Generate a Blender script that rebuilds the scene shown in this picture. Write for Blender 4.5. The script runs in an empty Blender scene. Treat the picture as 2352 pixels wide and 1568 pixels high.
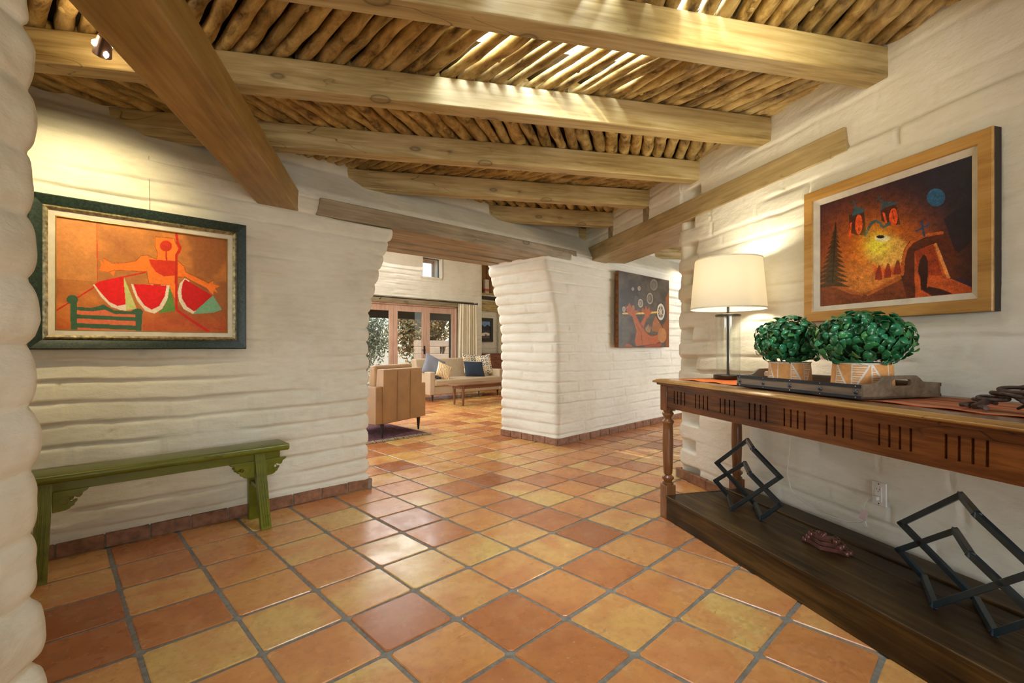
import bpy, bmesh, math, random
import numpy as np
from mathutils import Vector, Matrix, Euler

C = bpy.context.scene.collection
SC = bpy.context.scene
PI = math.pi
R = math.radians
random.seed(7)

# ---------------------------------------------------------------- camera, world, lights, exposure
W_, H_ = 2352, 1568
F_PX, EYE, HOR = 1092.0, 1.12, 795.0
cam_d = bpy.data.cameras.new('camera')
cam = bpy.data.objects.new('camera', cam_d)
C.objects.link(cam)
cam.location = (0, 0, EYE)
cam.rotation_euler = (R(90), 0, 0)
cam_d.sensor_width = 36.0
cam_d.lens = F_PX / W_ * 36.0
cam_d.shift_y = (HOR - H_ / 2) / W_
cam_d.clip_start = 0.03
cam_d.clip_end = 300
SC.camera = cam

SC.view_settings.view_transform = 'Standard'
SC.view_settings.look = 'None'
SC.view_settings.gamma = 1
SC.view_settings.use_curve_mapping = False
SC.view_settings.exposure = 0.25
SC.cycles.max_bounces = 8
SC.cycles.diffuse_bounces = 5
SC.cycles.glossy_bounces = 4
SC.cycles.transmission_bounces = 8
SC.cycles.transparent_max_bounces = 8
SC.cycles.sample_clamp_indirect = 4.0
SC.cycles.caustics_reflective = False
SC.cycles.caustics_refractive = False
SC.cycles.use_denoising = True

world = bpy.data.worlds.new('sky')
SC.world = world
world.use_nodes = True
wn = world.node_tree.nodes
wl = world.node_tree.links
wn.clear()
w_out = wn.new('ShaderNodeOutputWorld')
w_bg = wn.new('ShaderNodeBackground')
w_sky = wn.new('ShaderNodeTexSky')
w_sky.sky_type = 'NISHITA'
w_sky.sun_disc = False
w_sky.sun_elevation = R(38)
w_sky.sun_rotation = R(60)
wl.new(w_sky.outputs[0], w_bg.inputs[0])
wl.new(w_bg.outputs[0], w_out.inputs[0])
w_bg.inputs[1].default_value = 0.34

# the two directions of the house: UV follows the roof beams (x = V across, y = U deep),
# AB follows the long left wall and the floor tiles (x = B along it, y = A through it)
ROT = {'UV': R(14.3), 'AB': R(44.3), 'W': 0.0}


def to_world(fr, x, y, z=0.0):
    a = ROT[fr]
    return Vector((x * math.cos(a) - y * math.sin(a), x * math.sin(a) + y * math.cos(a), z))


def light(kind, name, fr, loc, energy, color, size=None, size_y=None, target=None, spot=None, blend=0.5, radius=None):
    d = bpy.data.lights.new(name, kind)
    d.energy = energy
    d.color = color
    if kind == 'AREA':
        d.shape = 'RECTANGLE'
        d.size = size
        d.size_y = size_y or size
    if kind == 'SPOT':
        d.spot_size = R(spot)
        d.spot_blend = blend
    if radius is not None:
        d.shadow_soft_size = radius
    o = bpy.data.objects.new(name, d)
    C.objects.link(o)
    o.location = to_world(fr, *loc)
    if target is not None:
        v = to_world(fr, *target) - o.location
        o.rotation_euler = v.to_track_quat('-Z', 'Y').to_euler()
    return o


DAY = (0.93, 0.97, 1.0)
WARM = (1.0, 0.85, 0.56)
sun_d = bpy.data.lights.new('sun', 'SUN')
sun_d.energy = 4.0
sun_d.angle = R(0.6)
sun_d.color = (1.0, 0.93, 0.82)
sun = bpy.data.objects.new('sun', sun_d)
C.objects.link(sun)
sun.rotation_euler = (R(46), 0, R(-20))
# daylight of the skylight shaft and living side window, among unseen added fill lights
light('AREA', 'skylight_daylight', 'UV', (0.82, 1.9, 3.5), 310, (0.78, 0.89, 1.0), 1.0, 1.4, (0.82, 1.9, 0))
light('AREA', 'entry_fill_light', 'UV', (0.5, -2.95, 1.05), 82, DAY, 2.5, 1.4, (0.9, 3, 0.9))  # unseen fill behind the viewer, added to brighten the entry
light('AREA', 'living_side_window_daylight', 'AB', (-1.55, 7.2, 1.9), 165, (0.92, 0.97, 1.0), 3.2, 2.6, (5, 7.0, 1.3))
light('AREA', 'living_high_fill_light', 'AB', (4.0, 9.45, 3.3), 120, (1.0, 0.98, 0.95), 5.0, 1.0, (4, 5, 1.2))  # added fill light along the door wall, far wider than its small window
light('AREA', 'living_overhead_fill_light', 'AB', (3.6, 6.6, 4.05), 125, (0.92, 0.97, 1.0), 5.0, 3.2, (3.6, 6.6, 0))  # added overhead fill, the living room ceiling has no skylight
light('SPOT', 'unseen_fill_spot', 'UV', (1.5, 1.0, 2.36), 36, (1.0, 0.90, 0.62), target=(1.75, 3.6, 2.52), spot=80, blend=1.0, radius=0.05)  # unseen spot without a fixture, added to brighten the right-hand beams
light('AREA', 'hall_unseen_light', 'AB', (7.7, 0.4, 1.5), 70, DAY, 2.0, 1.7, (5.6, 3.5, 1.2))  # area light in the hall, its source unseen
light('AREA', 'alcove_fill_light', 'UV', (-3.0, 0.8, 1.5), 5, (1.0, 0.93, 0.82), 1.6, 1.4, (-1.0, 2.6, 1.2))  # weak unseen fill added for the alcove


# ---------------------------------------------------------------- helpers
def clean(me):
    me.validate()
    me.update()


def tag(o, label=None, cat=None, group=None, kind=None):
    if label: o['label'] = label
    if cat: o['category'] = cat
    if group: o['group'] = group
    if kind: o['kind'] = kind
    return o


def place(o, fr=None, loc=(0, 0, 0), rz=0.0, parent=None):
    C.objects.link(o)
    if parent is not None:
        o.parent = parent
        o.location = loc
        o.rotation_euler = (0, 0, rz)
    elif fr is not None:
        o.location = to_world(fr, *loc)
        o.rotation_euler = (0, 0, ROT[fr] + rz)
    return o


def thing(name, label, cat, fr, loc, rz=0.0, group=None):
    o = bpy.data.objects.new(name, None)
    o.empty_display_size = 0.05
    place(o, fr, loc, rz)
    return tag(o, label, cat, group)


class MB:
    def __init__(s):
        s.v, s.f, s.n = [], [], 0

    def add(s, verts, faces):
        n = s.n
        s.v.extend([tuple(p) for p in verts])
        s.f.extend([tuple(i + n for i in f) for f in faces])
        s.n += len(verts)
        return s

    def box(s, x0, x1, y0, y1, z0, z1, M=None):
        p = [Vector((x, y, z)) for z in (z0, z1) for y in (y0, y1) for x in (x0, x1)]
        if M is not None: p = [M @ q for q in p]
        return s.add(p, [(0, 2, 3, 1), (4, 5, 7, 6), (0, 1, 5, 4), (2, 6, 7, 3), (0, 4, 6, 2), (1, 3, 7, 5)])

    def hexa(s, p):
        return s.add(p, [(0, 2, 3, 1), (4, 5, 7, 6), (0, 1, 5, 4), (2, 6, 7, 3), (0, 4, 6, 2), (1, 3, 7, 5)])

    def bar(s, a, b, w, t, up=(0, 0, 1), ext=0.0):
        a, b = Vector(a), Vector(b)
        d = (b - a).normalized()
        a, b = a - d * ext, b + d * ext
        side = d.cross(Vector(up)).normalized()
        u = side.cross(d).normalized()
        p = []
        for q in (a, b):
            p += [q - side * w / 2 - u * t / 2, q + side * w / 2 - u * t / 2, q + side * w / 2 + u * t / 2, q - side * w / 2 + u * t / 2]
        return s.add(p, [(0, 1, 2, 3), (7, 6, 5, 4), (0, 4, 5, 1), (1, 5, 6, 2), (2, 6, 7, 3), (3, 7, 4, 0)])

    def tube(s, pts, rad, n=10, caps=True, closed=False, flat=1.0):
        pts = [Vector(p) for p in pts]
        m = len(pts)
        if not hasattr(rad, '__len__'): rad = [rad] * m
        V = []
        prev = None
        for i, p in enumerate(pts):
            a = pts[(i - 1) % m] if (closed or i > 0) else pts[i]
            b = pts[(i + 1) % m] if (closed or i < m - 1) else pts[i]
            t = (b - a).normalized()
            if prev is None:
                ref = Vector((0, 0, 1)) if abs(t.z) < 0.9 else Vector((1, 0, 0))
                nx = t.cross(ref).normalized()
            else:
                nx = (prev - t * prev.dot(t)).normalized()
            prev = nx
            ny = t.cross(nx)
            for k in range(n):
                an = 2 * PI * k / n
                V.append(p + (nx * math.cos(an) + ny * math.sin(an) * flat) * rad[i])
        Fc = []
        for i in range(m if closed else m - 1):
            j = (i + 1) % m
            for k in range(n):
                l = (k + 1) % n
                Fc.append((i * n + k, i * n + l, j * n + l, j * n + k))
        if caps and not closed:
            Fc.append(tuple(range(n))[::-1])
            Fc.append(tuple((m - 1) * n + k for k in range(n)))
        return s.add(V, Fc)

    def lathe(s, prof, n=32, cx=0, cy=0, sq=False, close=False):
        V, Fc = [], []
        for r, z in prof:
            for k in range(n):
                an = 2 * PI * k / n
                V.append((cx + r * math.cos(an), cy + r * math.sin(an), z))
        m = len(prof)
        for i in range(m if close else m - 1):
            j = (i + 1) % m
            for k in range(n):
                l = (k + 1) % n
                Fc.append((i * n + k, i * n + l, j * n + l, j * n + k))
        if not close:
            Fc.append(tuple(range(n))[::-1])
            Fc.append(tuple((m - 1) * n + k for k in range(n)))
        return s.add(V, Fc)

    def prism(s, poly, a0, a1, axis='y', M=None):
        n = len(poly)
        mk = {'y': lambda p, a: (p[0], a, p[1]), 'x': lambda p, a: (a, p[0], p[1]), 'z': lambda p, a: (p[0], p[1], a)}[axis]
        V = [Vector(mk(p, a0)) for p in poly] + [Vector(mk(p, a1)) for p in poly]
        if M is not None: V = [M @ q for q in V]
        Fc = [tuple(range(n)), tuple(range(2 * n - 1, n - 1, -1))]
        for i in range(n):
            j = (i + 1) % n
            Fc.append((i, i + n, j + n, j))
        return s.add(V, Fc)

    def build(s, name, mat, parent=None, fr=None, loc=(0, 0, 0), rz=0.0, bevel=0.0, seg=2, smooth=True, angle=35, sub=0, solid=0.0):
        me = bpy.data.meshes.new(name)
        me.from_pydata(s.v, [], s.f)
        bm = bmesh.new()
        bm.from_mesh(me)
        bmesh.ops.recalc_face_normals(bm, faces=bm.faces)
        bm.to_mesh(me)
        bm.free()
        me.update()
        if smooth:
            me.polygons.foreach_set('use_smooth', [True] * len(me.polygons))
            if not sub: me.set_sharp_from_angle(angle=R(angle))
        if mat is not None: me.materials.append(mat)
        o = bpy.data.objects.new(name, me)
        place(o, fr, loc, rz, parent)
        if solid:
            md = o.modifiers.new('s', 'SOLIDIFY'); md.thickness = solid; md.offset = 0
        if bevel:
            md = o.modifiers.new('b', 'BEVEL')
            md.width = bevel; md.segments = seg; md.limit_method = 'ANGLE'; md.angle_limit = R(40)
        if sub:
            md = o.modifiers.new('u', 'SUBSURF'); md.levels = sub; md.render_levels = sub
        return o


# numpy value noise
def _hash(ix, iy, seed):
    h = (ix.astype(np.int64) * 374761393 + iy.astype(np.int64) * 668265263 + seed * 974634777) & 0x7fffffff
    h = ((h ^ (h >> 13)) * 1274126177) & 0x7fffffff
    return ((h ^ (h >> 16)) & 0xffff) / 65535.0


def vnoise(x, y, seed=0):
    x, y = np.broadcast_arrays(np.asarray(x, float), np.asarray(y, float))
    ix, iy = np.floor(x), np.floor(y)
    fx, fy = x - ix, y - iy
    fx, fy = fx * fx * (3 - 2 * fx), fy * fy * (3 - 2 * fy)
    a = _hash(ix, iy, seed); b = _hash(ix + 1, iy, seed)
    c = _hash(ix, iy + 1, seed); d = _hash(ix + 1, iy + 1, seed)
    return (a * (1 - fx) + b * fx) * (1 - fy) + (c * (1 - fx) + d * fx) * fy


def fbm(x, y, seed=0, o=3):
    t, a, n = 0, 1.0, 0
    for i in range(o):
        t = t + a * vnoise(np.asarray(x) * 2 ** i, np.asarray(y) * 2 ** i, seed + i * 17)
        n += a
        a *= 0.5
    return t / n


def sstep(a, b, x):
    t = np.clip((np.asarray(x, float) - a) / (b - a), 0, 1)
    return t * t * (3 - 2 * t)


def grid_mesh(name, P, mat, closed=False, fr=None, parent=None, loc=(0, 0, 0), rz=0, cols=None, keep=None, cap=False):
    """P: (m, n, 3) array of points."""
    m, n = P.shape[:2]
    idx = np.arange(m * n).reshape(m, n)
    if closed: idx = np.vstack([idx, idx[:1]])
    q = np.stack([idx[:-1, :-1], idx[1:, :-1], idx[1:, 1:], idx[:-1, 1:]], -1)
    if keep is not None: q = q[keep]
    q = q.reshape(-1, 4)
    me = bpy.data.meshes.new(name)
    faces = q.tolist()
    if cap:
        faces.append(idx[:m, n - 1].tolist())
    me.from_pydata(P.reshape(-1, 3).tolist(), [], faces)
    me.update()
    me.polygons.foreach_set('use_smooth', [True] * len(me.polygons))
    if cols is not None:
        ca = me.color_attributes.new('col', 'FLOAT_COLOR', 'POINT')
        cc = np.ones((m * n, 4), np.float32)
        cc[:, :3] = cols.reshape(-1, 3)
        ca.data.foreach_set('color', cc.ravel())
    me.materials.append(mat)
    o = bpy.data.objects.new(name, me)
    place(o, fr, loc, rz, parent)
    return o


# ---------------------------------------------------------------- materials
MATS = {}


class NT:
    def __init__(s, name):
        s.m = bpy.data.materials.new(name)
        s.m.use_nodes = True
        s.t = s.m.node_tree
        s.b = s.t.nodes['Principled BSDF']

    def n(s, typ, **k):
        nd = s.t.nodes.new(typ)
        for a, b in k.items(): setattr(nd, a, b)
        return nd

    def l(s, a, b): s.t.links.new(a, b)

    def coord(s, scale=(1, 1, 1), kind='Object', rot=(0, 0, 0)):
        tc = s.n('ShaderNodeTexCoord')
        mp = s.n('ShaderNodeMapping')
        mp.inputs['Scale'].default_value = scale
        mp.inputs['Rotation'].default_value = rot
        s.l(tc.outputs[kind], mp.inputs[0])
        return mp.outputs[0]

    def noise(s, vec, scale, detail=4, rough=0.55, dist=0.0):
        nd = s.n('ShaderNodeTexNoise')
        s.l(vec, nd.inputs['Vector'])
        nd.inputs['Scale'].default_value = scale
        nd.inputs['Detail'].default_value = detail
        nd.inputs['Roughness'].default_value = rough
        nd.inputs['Distortion'].default_value = dist
        return nd.outputs['Fac']

    def ramp(s, fac, stops, interp='LINEAR'):
        nd = s.n('ShaderNodeValToRGB')
        nd.color_ramp.interpolation = interp
        e = nd.color_ramp.elements
        while len(e) > 1: e.remove(e[-1])
        e[0].position, e[0].color = stops[0][0], (*stops[0][1], 1)
        for p, c in stops[1:]:
            x = e.new(p)
            x.color = (*c, 1)
        s.l(fac, nd.inputs[0])
        return nd.outputs[0]

    def mix(s, fac, a, b, mode='MIX'):
        nd = s.n('ShaderNodeMix', data_type='RGBA', blend_type=mode)
        for i, x in ((0, fac), (6, a), (7, b)):
            if hasattr(x, 'links') or hasattr(x, 'is_linked'): s.l(x, nd.inputs[i])
            elif isinstance(x, (int, float)): nd.inputs[i].default_value = x
            else: nd.inputs[i].default_value = (*x, 1)
        return nd.outputs[2]

    def math(s, op, a, b=None):
        nd = s.n('ShaderNodeMath', operation=op)
        for i, x in ((0, a), (1, b)):
            if x is None: continue
            if isinstance(x, (int, float)): nd.inputs[i].default_value = x
            else: s.l(x, nd.inputs[i])
        return nd.outputs[0]

    def bump(s, h, strength=0.3, dist=0.005):
        nd = s.n('ShaderNodeBump')
        nd.inputs['Strength'].default_value = strength
        nd.inputs['Distance'].default_value = dist
        s.l(h, nd.inputs['Height'])
        s.l(nd.outputs[0], s.b.inputs['Normal'])

    def set(s, color=None, rough=0.5, metal=0.0, spec=0.5, **k):
        if color is not None:
            if isinstance(color, tuple): s.b.inputs['Base Color'].default_value = (*color, 1)
            else: s.l(color, s.b.inputs['Base Color'])
        if isinstance(rough, (int, float)): s.b.inputs['Roughness'].default_value = rough
        else: s.l(rough, s.b.inputs['Roughness'])
        s.b.inputs['Metallic'].default_value = metal
        s.b.inputs['Specular IOR Level'].default_value = spec
        for a, b in k.items(): s.b.inputs[a.replace('_', ' ')].default_value = b
        return s.m


def simple(name, color, rough=0.5, metal=0.0, spec=0.5, var=0.12, scale=12, bump=0.0, bscale=60, **k):
    t = NT(name)
    c = t.coord()
    f = t.noise(c, scale, 4)
    dark = tuple(max(0, x * (1 - var)) for x in color)
    lite = tuple(min(1, x * (1 + var)) for x in color)
    col = t.ramp(f, [(0.3, dark), (0.7, lite)])
    if bump:
        t.bump(t.noise(c, bscale, 3), bump, 0.003)
    return t.set(col, rough, metal, spec, **k)


def m_plaster(name, c0, c1, c2):
    t = NT(name)
    c = t.coord()
    a = t.noise(c, 2.2, 5, 0.6)
    b = t.noise(t.coord((1, 1, 4)), 9, 5, 0.65)
    f = t.math('ADD', t.math('MULTIPLY', a, 0.6), t.math('MULTIPLY', b, 0.4))
    col = t.ramp(f, [(0.32, c0), (0.5, c1), (0.66, c2)])
    n1 = t.noise(c, 55, 5, 0.6)
    n2 = t.noise(t.coord((1, 1, 2.5)), 16, 4, 0.6)
    t.bump(t.math('ADD', t.math('MULTIPLY', n1, 0.35), n2), 0.55, 0.006)
    return t.set(col, 0.75, 0, 0.2)


def m_wood(name, c0, c1, c2, axis='x', rough=0.5, grain=26, knots=True, bump=0.15, spec=0.4, crack=True):
    t = NT(name)
    k = 0.06
    sc = {'x': (k, 1, 1), 'y': (1, k, 1), 'z': (1, 1, k)}[axis]
    v = t.coord(sc)
    g = t.noise(v, grain, 6, 0.62, 0.6)
    big = t.noise(t.coord(tuple(0.35 if q == k else 1 for q in sc)), 5, 3, 0.5, 0.8)
    f = t.math('ADD', t.math('MULTIPLY', g, 0.6), t.math('MULTIPLY', big, 0.4))
    col = t.ramp(f, [(0.35, c0), (0.5, c1), (0.65, c2)])
    h = g
    if knots:
        vs = {'x': (0.42, 0.55, 1), 'y': (0.55, 0.42, 1), 'z': (1, 0.55, 0.42)}[axis]
        vo = t.n('ShaderNodeTexVoronoi')
        t.l(t.coord(vs), vo.inputs['Vector'])
        vo.inputs['Scale'].default_value = 3.6
        kk = t.ramp(vo.outputs['Distance'], [(0.0, (0.55,) * 3), (0.03, (0.35,) * 3), (0.06, (0.40,) * 3), (0.075, (0.75,) * 3), (0.09, (0.15,) * 3), (0.15, (0.0,) * 3)])
        col = t.mix(kk, col, tuple(x * 0.32 for x in c0))
    if crack:
        cr = t.noise(t.coord(tuple(0.25 if q == k else 1 for q in sc)), 7, 2, 0.4, 0.3)
        line = t.math('ABSOLUTE', t.math('SUBTRACT', cr, 0.5))
        lm = t.ramp(line, [(0.0, (0.8,) * 3), (0.006, (0.0,) * 3)])
        pres = t.ramp(t.noise(t.coord(sc), 4, 2), [(0.55, (0.0,) * 3), (0.62, (1.0,) * 3)])
        lm = t.mix(1.0, lm, pres, 'MULTIPLY')
        col = t.mix(lm, col, tuple(x * 0.3 for x in c0))
    t.bump(h, bump, 0.004)
    return t.set(col, rough, 0, spec)


def m_attr(name, rough=0.5, spec=0.3, canvas=0.0, rough_noise=False):
    t = NT(name)
    a = t.n('ShaderNodeAttribute', attribute_name='col')
    c = t.coord()
    f = t.noise(c, 60, 4, 0.7)
    var = t.ramp(f, [(0.3, (0.86,) * 3), (0.7, (1.12,) * 3)])
    col = t.mix(1.0, a.outputs['Color'], var, 'MULTIPLY')
    if canvas: t.bump(t.noise(c, 140, 3), canvas, 0.002)
    return t.set(col, rough, 0, spec)


plaster = m_plaster('white plaster', (0.63, 0.595, 0.46), (0.73, 0.70, 0.565), (0.79, 0.77, 0.65))
plaster_hi = m_plaster('bright plaster', (0.68, 0.65, 0.53), (0.77, 0.745, 0.635), (0.82, 0.80, 0.71))
beam_wood = m_wood('beam wood', (0.24, 0.16, 0.052), (0.43, 0.32, 0.128), (0.60, 0.485, 0.25), 'x', grain=30)
beam_wood_y = m_wood('header wood', (0.25, 0.18, 0.075), (0.39, 0.29, 0.135), (0.50, 0.39, 0.205), 'y', grain=34)
diag_wood = m_wood('alcove beam wood', (0.22, 0.13, 0.032), (0.33, 0.21, 0.056), (0.43, 0.29, 0.095), 'y', grain=34)
lintel_wood = m_wood('lintel wood', (0.17, 0.13, 0.072), (0.29, 0.23, 0.14), (0.40, 0.33, 0.22), 'x', grain=34)
deck_wood = m_wood('roof deck wood', (0.05, 0.035, 0.02), (0.08, 0.055, 0.03), (0.11, 0.075, 0.04), 'y', knots=False)


def m_latilla(name, c0, c1, c2, c3):
    t = NT(name)
    oi = t.n('ShaderNodeObjectInfo')
    v = t.coord((1, 0.35, 1))
    add = t.n('ShaderNodeVectorMath', operation='ADD')
    t.l(v, add.inputs[0])
    cmb = t.n('ShaderNodeCombineXYZ')
    t.l(t.math('MULTIPLY', oi.outputs['Random'], 37.0), cmb.inputs[0])
    t.l(t.math('MULTIPLY', oi.outputs['Random'], 11.0), cmb.inputs[1])
    t.l(cmb.outputs[0], add.inputs[1])
    v = add.outputs[0]
    f = t.noise(v, 14, 6, 0.68, 0.4)
    col = t.ramp(f, [(0.34, c0), (0.46, c1), (0.58, c2), (0.72, c3)])
    tint = t.ramp(oi.outputs['Random'], [(0.0, (0.72, 0.68, 0.62)), (0.35, (0.95, 0.92, 0.9)), (0.65, (1.06, 0.98, 0.85)), (1.0, (1.12, 1.1, 1.05))])
    col = t.mix(1.0, col, tint, 'MULTIPLY')
    t.bump(t.noise(v, 40, 4), 0.5, 0.004)
    return t.set(col, 0.62, 0, 0.3)


latilla_mat = m_latilla('peeled pole', (0.10, 0.065, 0.026), (0.32, 0.22, 0.08), (0.50, 0.38, 0.16), (0.64, 0.52, 0.26))


def m_tile(name):
    t = NT(name)
    a = t.n('ShaderNodeAttribute', attribute_name='col')
    sp = t.n('ShaderNodeSeparateColor')
    t.l(a.outputs['Color'], sp.inputs[0])
    base = t.ramp(sp.outputs[0], [(0.0, (0.36, 0.12, 0.040)), (0.15, (0.52, 0.19, 0.055)), (0.40, (0.66, 0.29, 0.085)),
                                  (0.66, (0.70, 0.38, 0.115)), (0.82, (0.73, 0.45, 0.135)), (1.0, (0.68, 0.44, 0.13))])
    red = t.ramp(sp.outputs[0], [(0.0, (0.37, 0.12, 0.04)), (0.5, (0.60, 0.23, 0.075)), (1.0, (0.66, 0.29, 0.09))])
    c = t.coord()
    off = t.n('ShaderNodeVectorMath', operation='ADD')
    cmb = t.n('ShaderNodeCombineXYZ')
    t.l(t.math('MULTIPLY', sp.outputs[1], 23.0), cmb.inputs[2])
    t.l(c, off.inputs[0]); t.l(cmb.outputs[0], off.inputs[1])
    n1 = t.noise(off.outputs[0], 3.2, 3, 0.5, 0.6)
    blot = t.ramp(n1, [(0.42, (0.0,) * 3), (0.60, (0.85,) * 3)])
    # kiln marks: a band of redder clay along one side of a tile
    col = t.mix(blot, base, red)
    n2 = t.noise(off.outputs[0], 26, 5, 0.7)
    col = t.mix(t.ramp(n2, [(0.3, (0.28,) * 3), (0.55, (0.0,) * 3)]), col, (0.22, 0.075, 0.03))
    n3 = t.noise(off.outputs[0], 9, 4, 0.6)
    col = t.mix(t.ramp(n3, [(0.55, (0.0,) * 3), (0.78, (0.25,) * 3)]), col, (0.66, 0.40, 0.20))
    pit = t.noise(t.coord((0.45, 1.6, 1)), 17, 5, 0.75, 0.4)
    pm = t.mix(1.0, t.ramp(pit, [(0.63, (0.0,) * 3), (0.70, (0.75,) * 3)]), t.ramp(sp.outputs[2], [(0.35, (0.15,) * 3), (0.7, (1.0,) * 3)]), 'MULTIPLY')
    col = t.mix(pm, col, (0.20, 0.085, 0.025))
    spk = t.noise(off.outputs[0], 70, 2, 0.5)
    col = t.mix(t.ramp(spk, [(0.70, (0.0,) * 3), (0.76, (0.5,) * 3)]), col, (0.62, 0.48, 0.36))
    rg = t.ramp(t.noise(off.outputs[0], 6, 4), [(0.3, (0.17,) * 3), (0.7, (0.36,) * 3)])
    t.bump(t.math('ADD', t.math('MULTIPLY', n3, 0.8), t.math('MULTIPLY', n2, 0.35)), 0.13, 0.006)
    m = t.set(col, 0.35, 0, 0.4)
    t.l(rg, t.b.inputs['Roughness'])
    return m


tile_mat = m_tile('saltillo tile')
grout_mat = simple('grout', (0.235, 0.215, 0.17), 0.9, bump=0.6, bscale=120, var=0.25, scale=40)
base_tile = simple('baseboard tile', (0.25, 0.115, 0.058), 0.6, var=0.4, scale=22, bump=0.5)

# ---------------------------------------------------------------- floor
def build_floor():
    pa, pb = 0.3173, 0.3224
    a0, b0 = 1.562, 0.8826
    V, Fc, col = [], [], []
    rng = random.Random(11)
    n = 0
    for i in range(-26, 26):
        for j in range(-34, 27):
            ya, yb = a0 + i * pa, a0 + (i + 1) * pa
            xa, xb = b0 + j * pb, b0 + (j + 1) * pb
            if ya > 9.75 or xb > 9.9: continue
            X, Y = to_world('AB', (xa + xb) / 2, (ya + yb) / 2)[:2]
            if Y < -4.2: continue
            g = 0.0092
            q = [rng.uniform(-0.0028, 0.0028) for _ in range(8)]
            h = rng.uniform(-0.0008, 0.0008)
            c = [(xa + g + q[0], ya + g + q[1]), (xb - g + q[2], ya + g + q[3]), (xb - g + q[4], yb - g + q[5]), (xa + g + q[6], yb - g + q[7])]
            cx, cy = (xa + xb) / 2, (ya + yb) / 2
            # rounded corners: 8-gon rings
            ring = []
            for k in range(4):
                p, pn, pp = Vector(c[k]), Vector(c[(k + 1) % 4]), Vector(c[k - 1])
                ring.append(p + (pp - p).normalized() * 0.012)
                ring.append(p + (pn - p).normalized() * 0.012)
            for s_, z in ((1.0, -0.006), (1.0, -0.0025), (0.975, h)):
                for p in ring:
                    V.append((cx + (p.x - cx) * s_, cy + (p.y - cy) * s_, z))
            for r_ in range(2):
                for k in range(8):
                    l = (k + 1) % 8
                    Fc.append((n + r_ * 8 + k, n + r_ * 8 + l, n + r_ * 8 + 8 + l, n + r_ * 8 + 8 + k))
            Fc.append(tuple(n + 16 + k for k in range(8)))
            n += 24
            rc = (rng.random() ** 0.9, rng.random(), rng.random(), 1)
            col += [rc] * 24
    me = bpy.data.meshes.new('floor')
    me.from_pydata(V, [], Fc)
    me.update()
    ca = me.color_attributes.new('col', 'FLOAT_COLOR', 'POINT')
    ca.data.foreach_set('color', np.array(col, np.float32).ravel())
    me.polygons.foreach_set('use_smooth', [False] * len(me.polygons))
    me.materials.append(tile_mat)
    o = bpy.data.objects.new('floor', me)
    place(o, 'AB')
    tag(o, kind='structure')
    g = MB().box(-11, 9.95, -8, 9.9, -0.12, -0.0045).build('floor', grout_mat, fr='AB')
    tag(g, kind='structure')


build_floor()

# ---------------------------------------------------------------- plastered adobe walls
COURSE = 0.116


def wall_path(pts, smooth=4):
    """pts: (x, y, ds) corners; returns points and outward normals (path runs with the outside on its right)."""
    out = []
    for (x0, y0, ds), (x1, y1, _) in zip(pts[:-1], pts[1:]):
        L = math.hypot(x1 - x0, y1 - y0)
        k = max(1, int(round(L / ds)))
        for i in range(k):
            t = i / k
            out.append((x0 + (x1 - x0) * t, y0 + (y1 - y0) * t))
    P = np.array(out)
    return P


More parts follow.
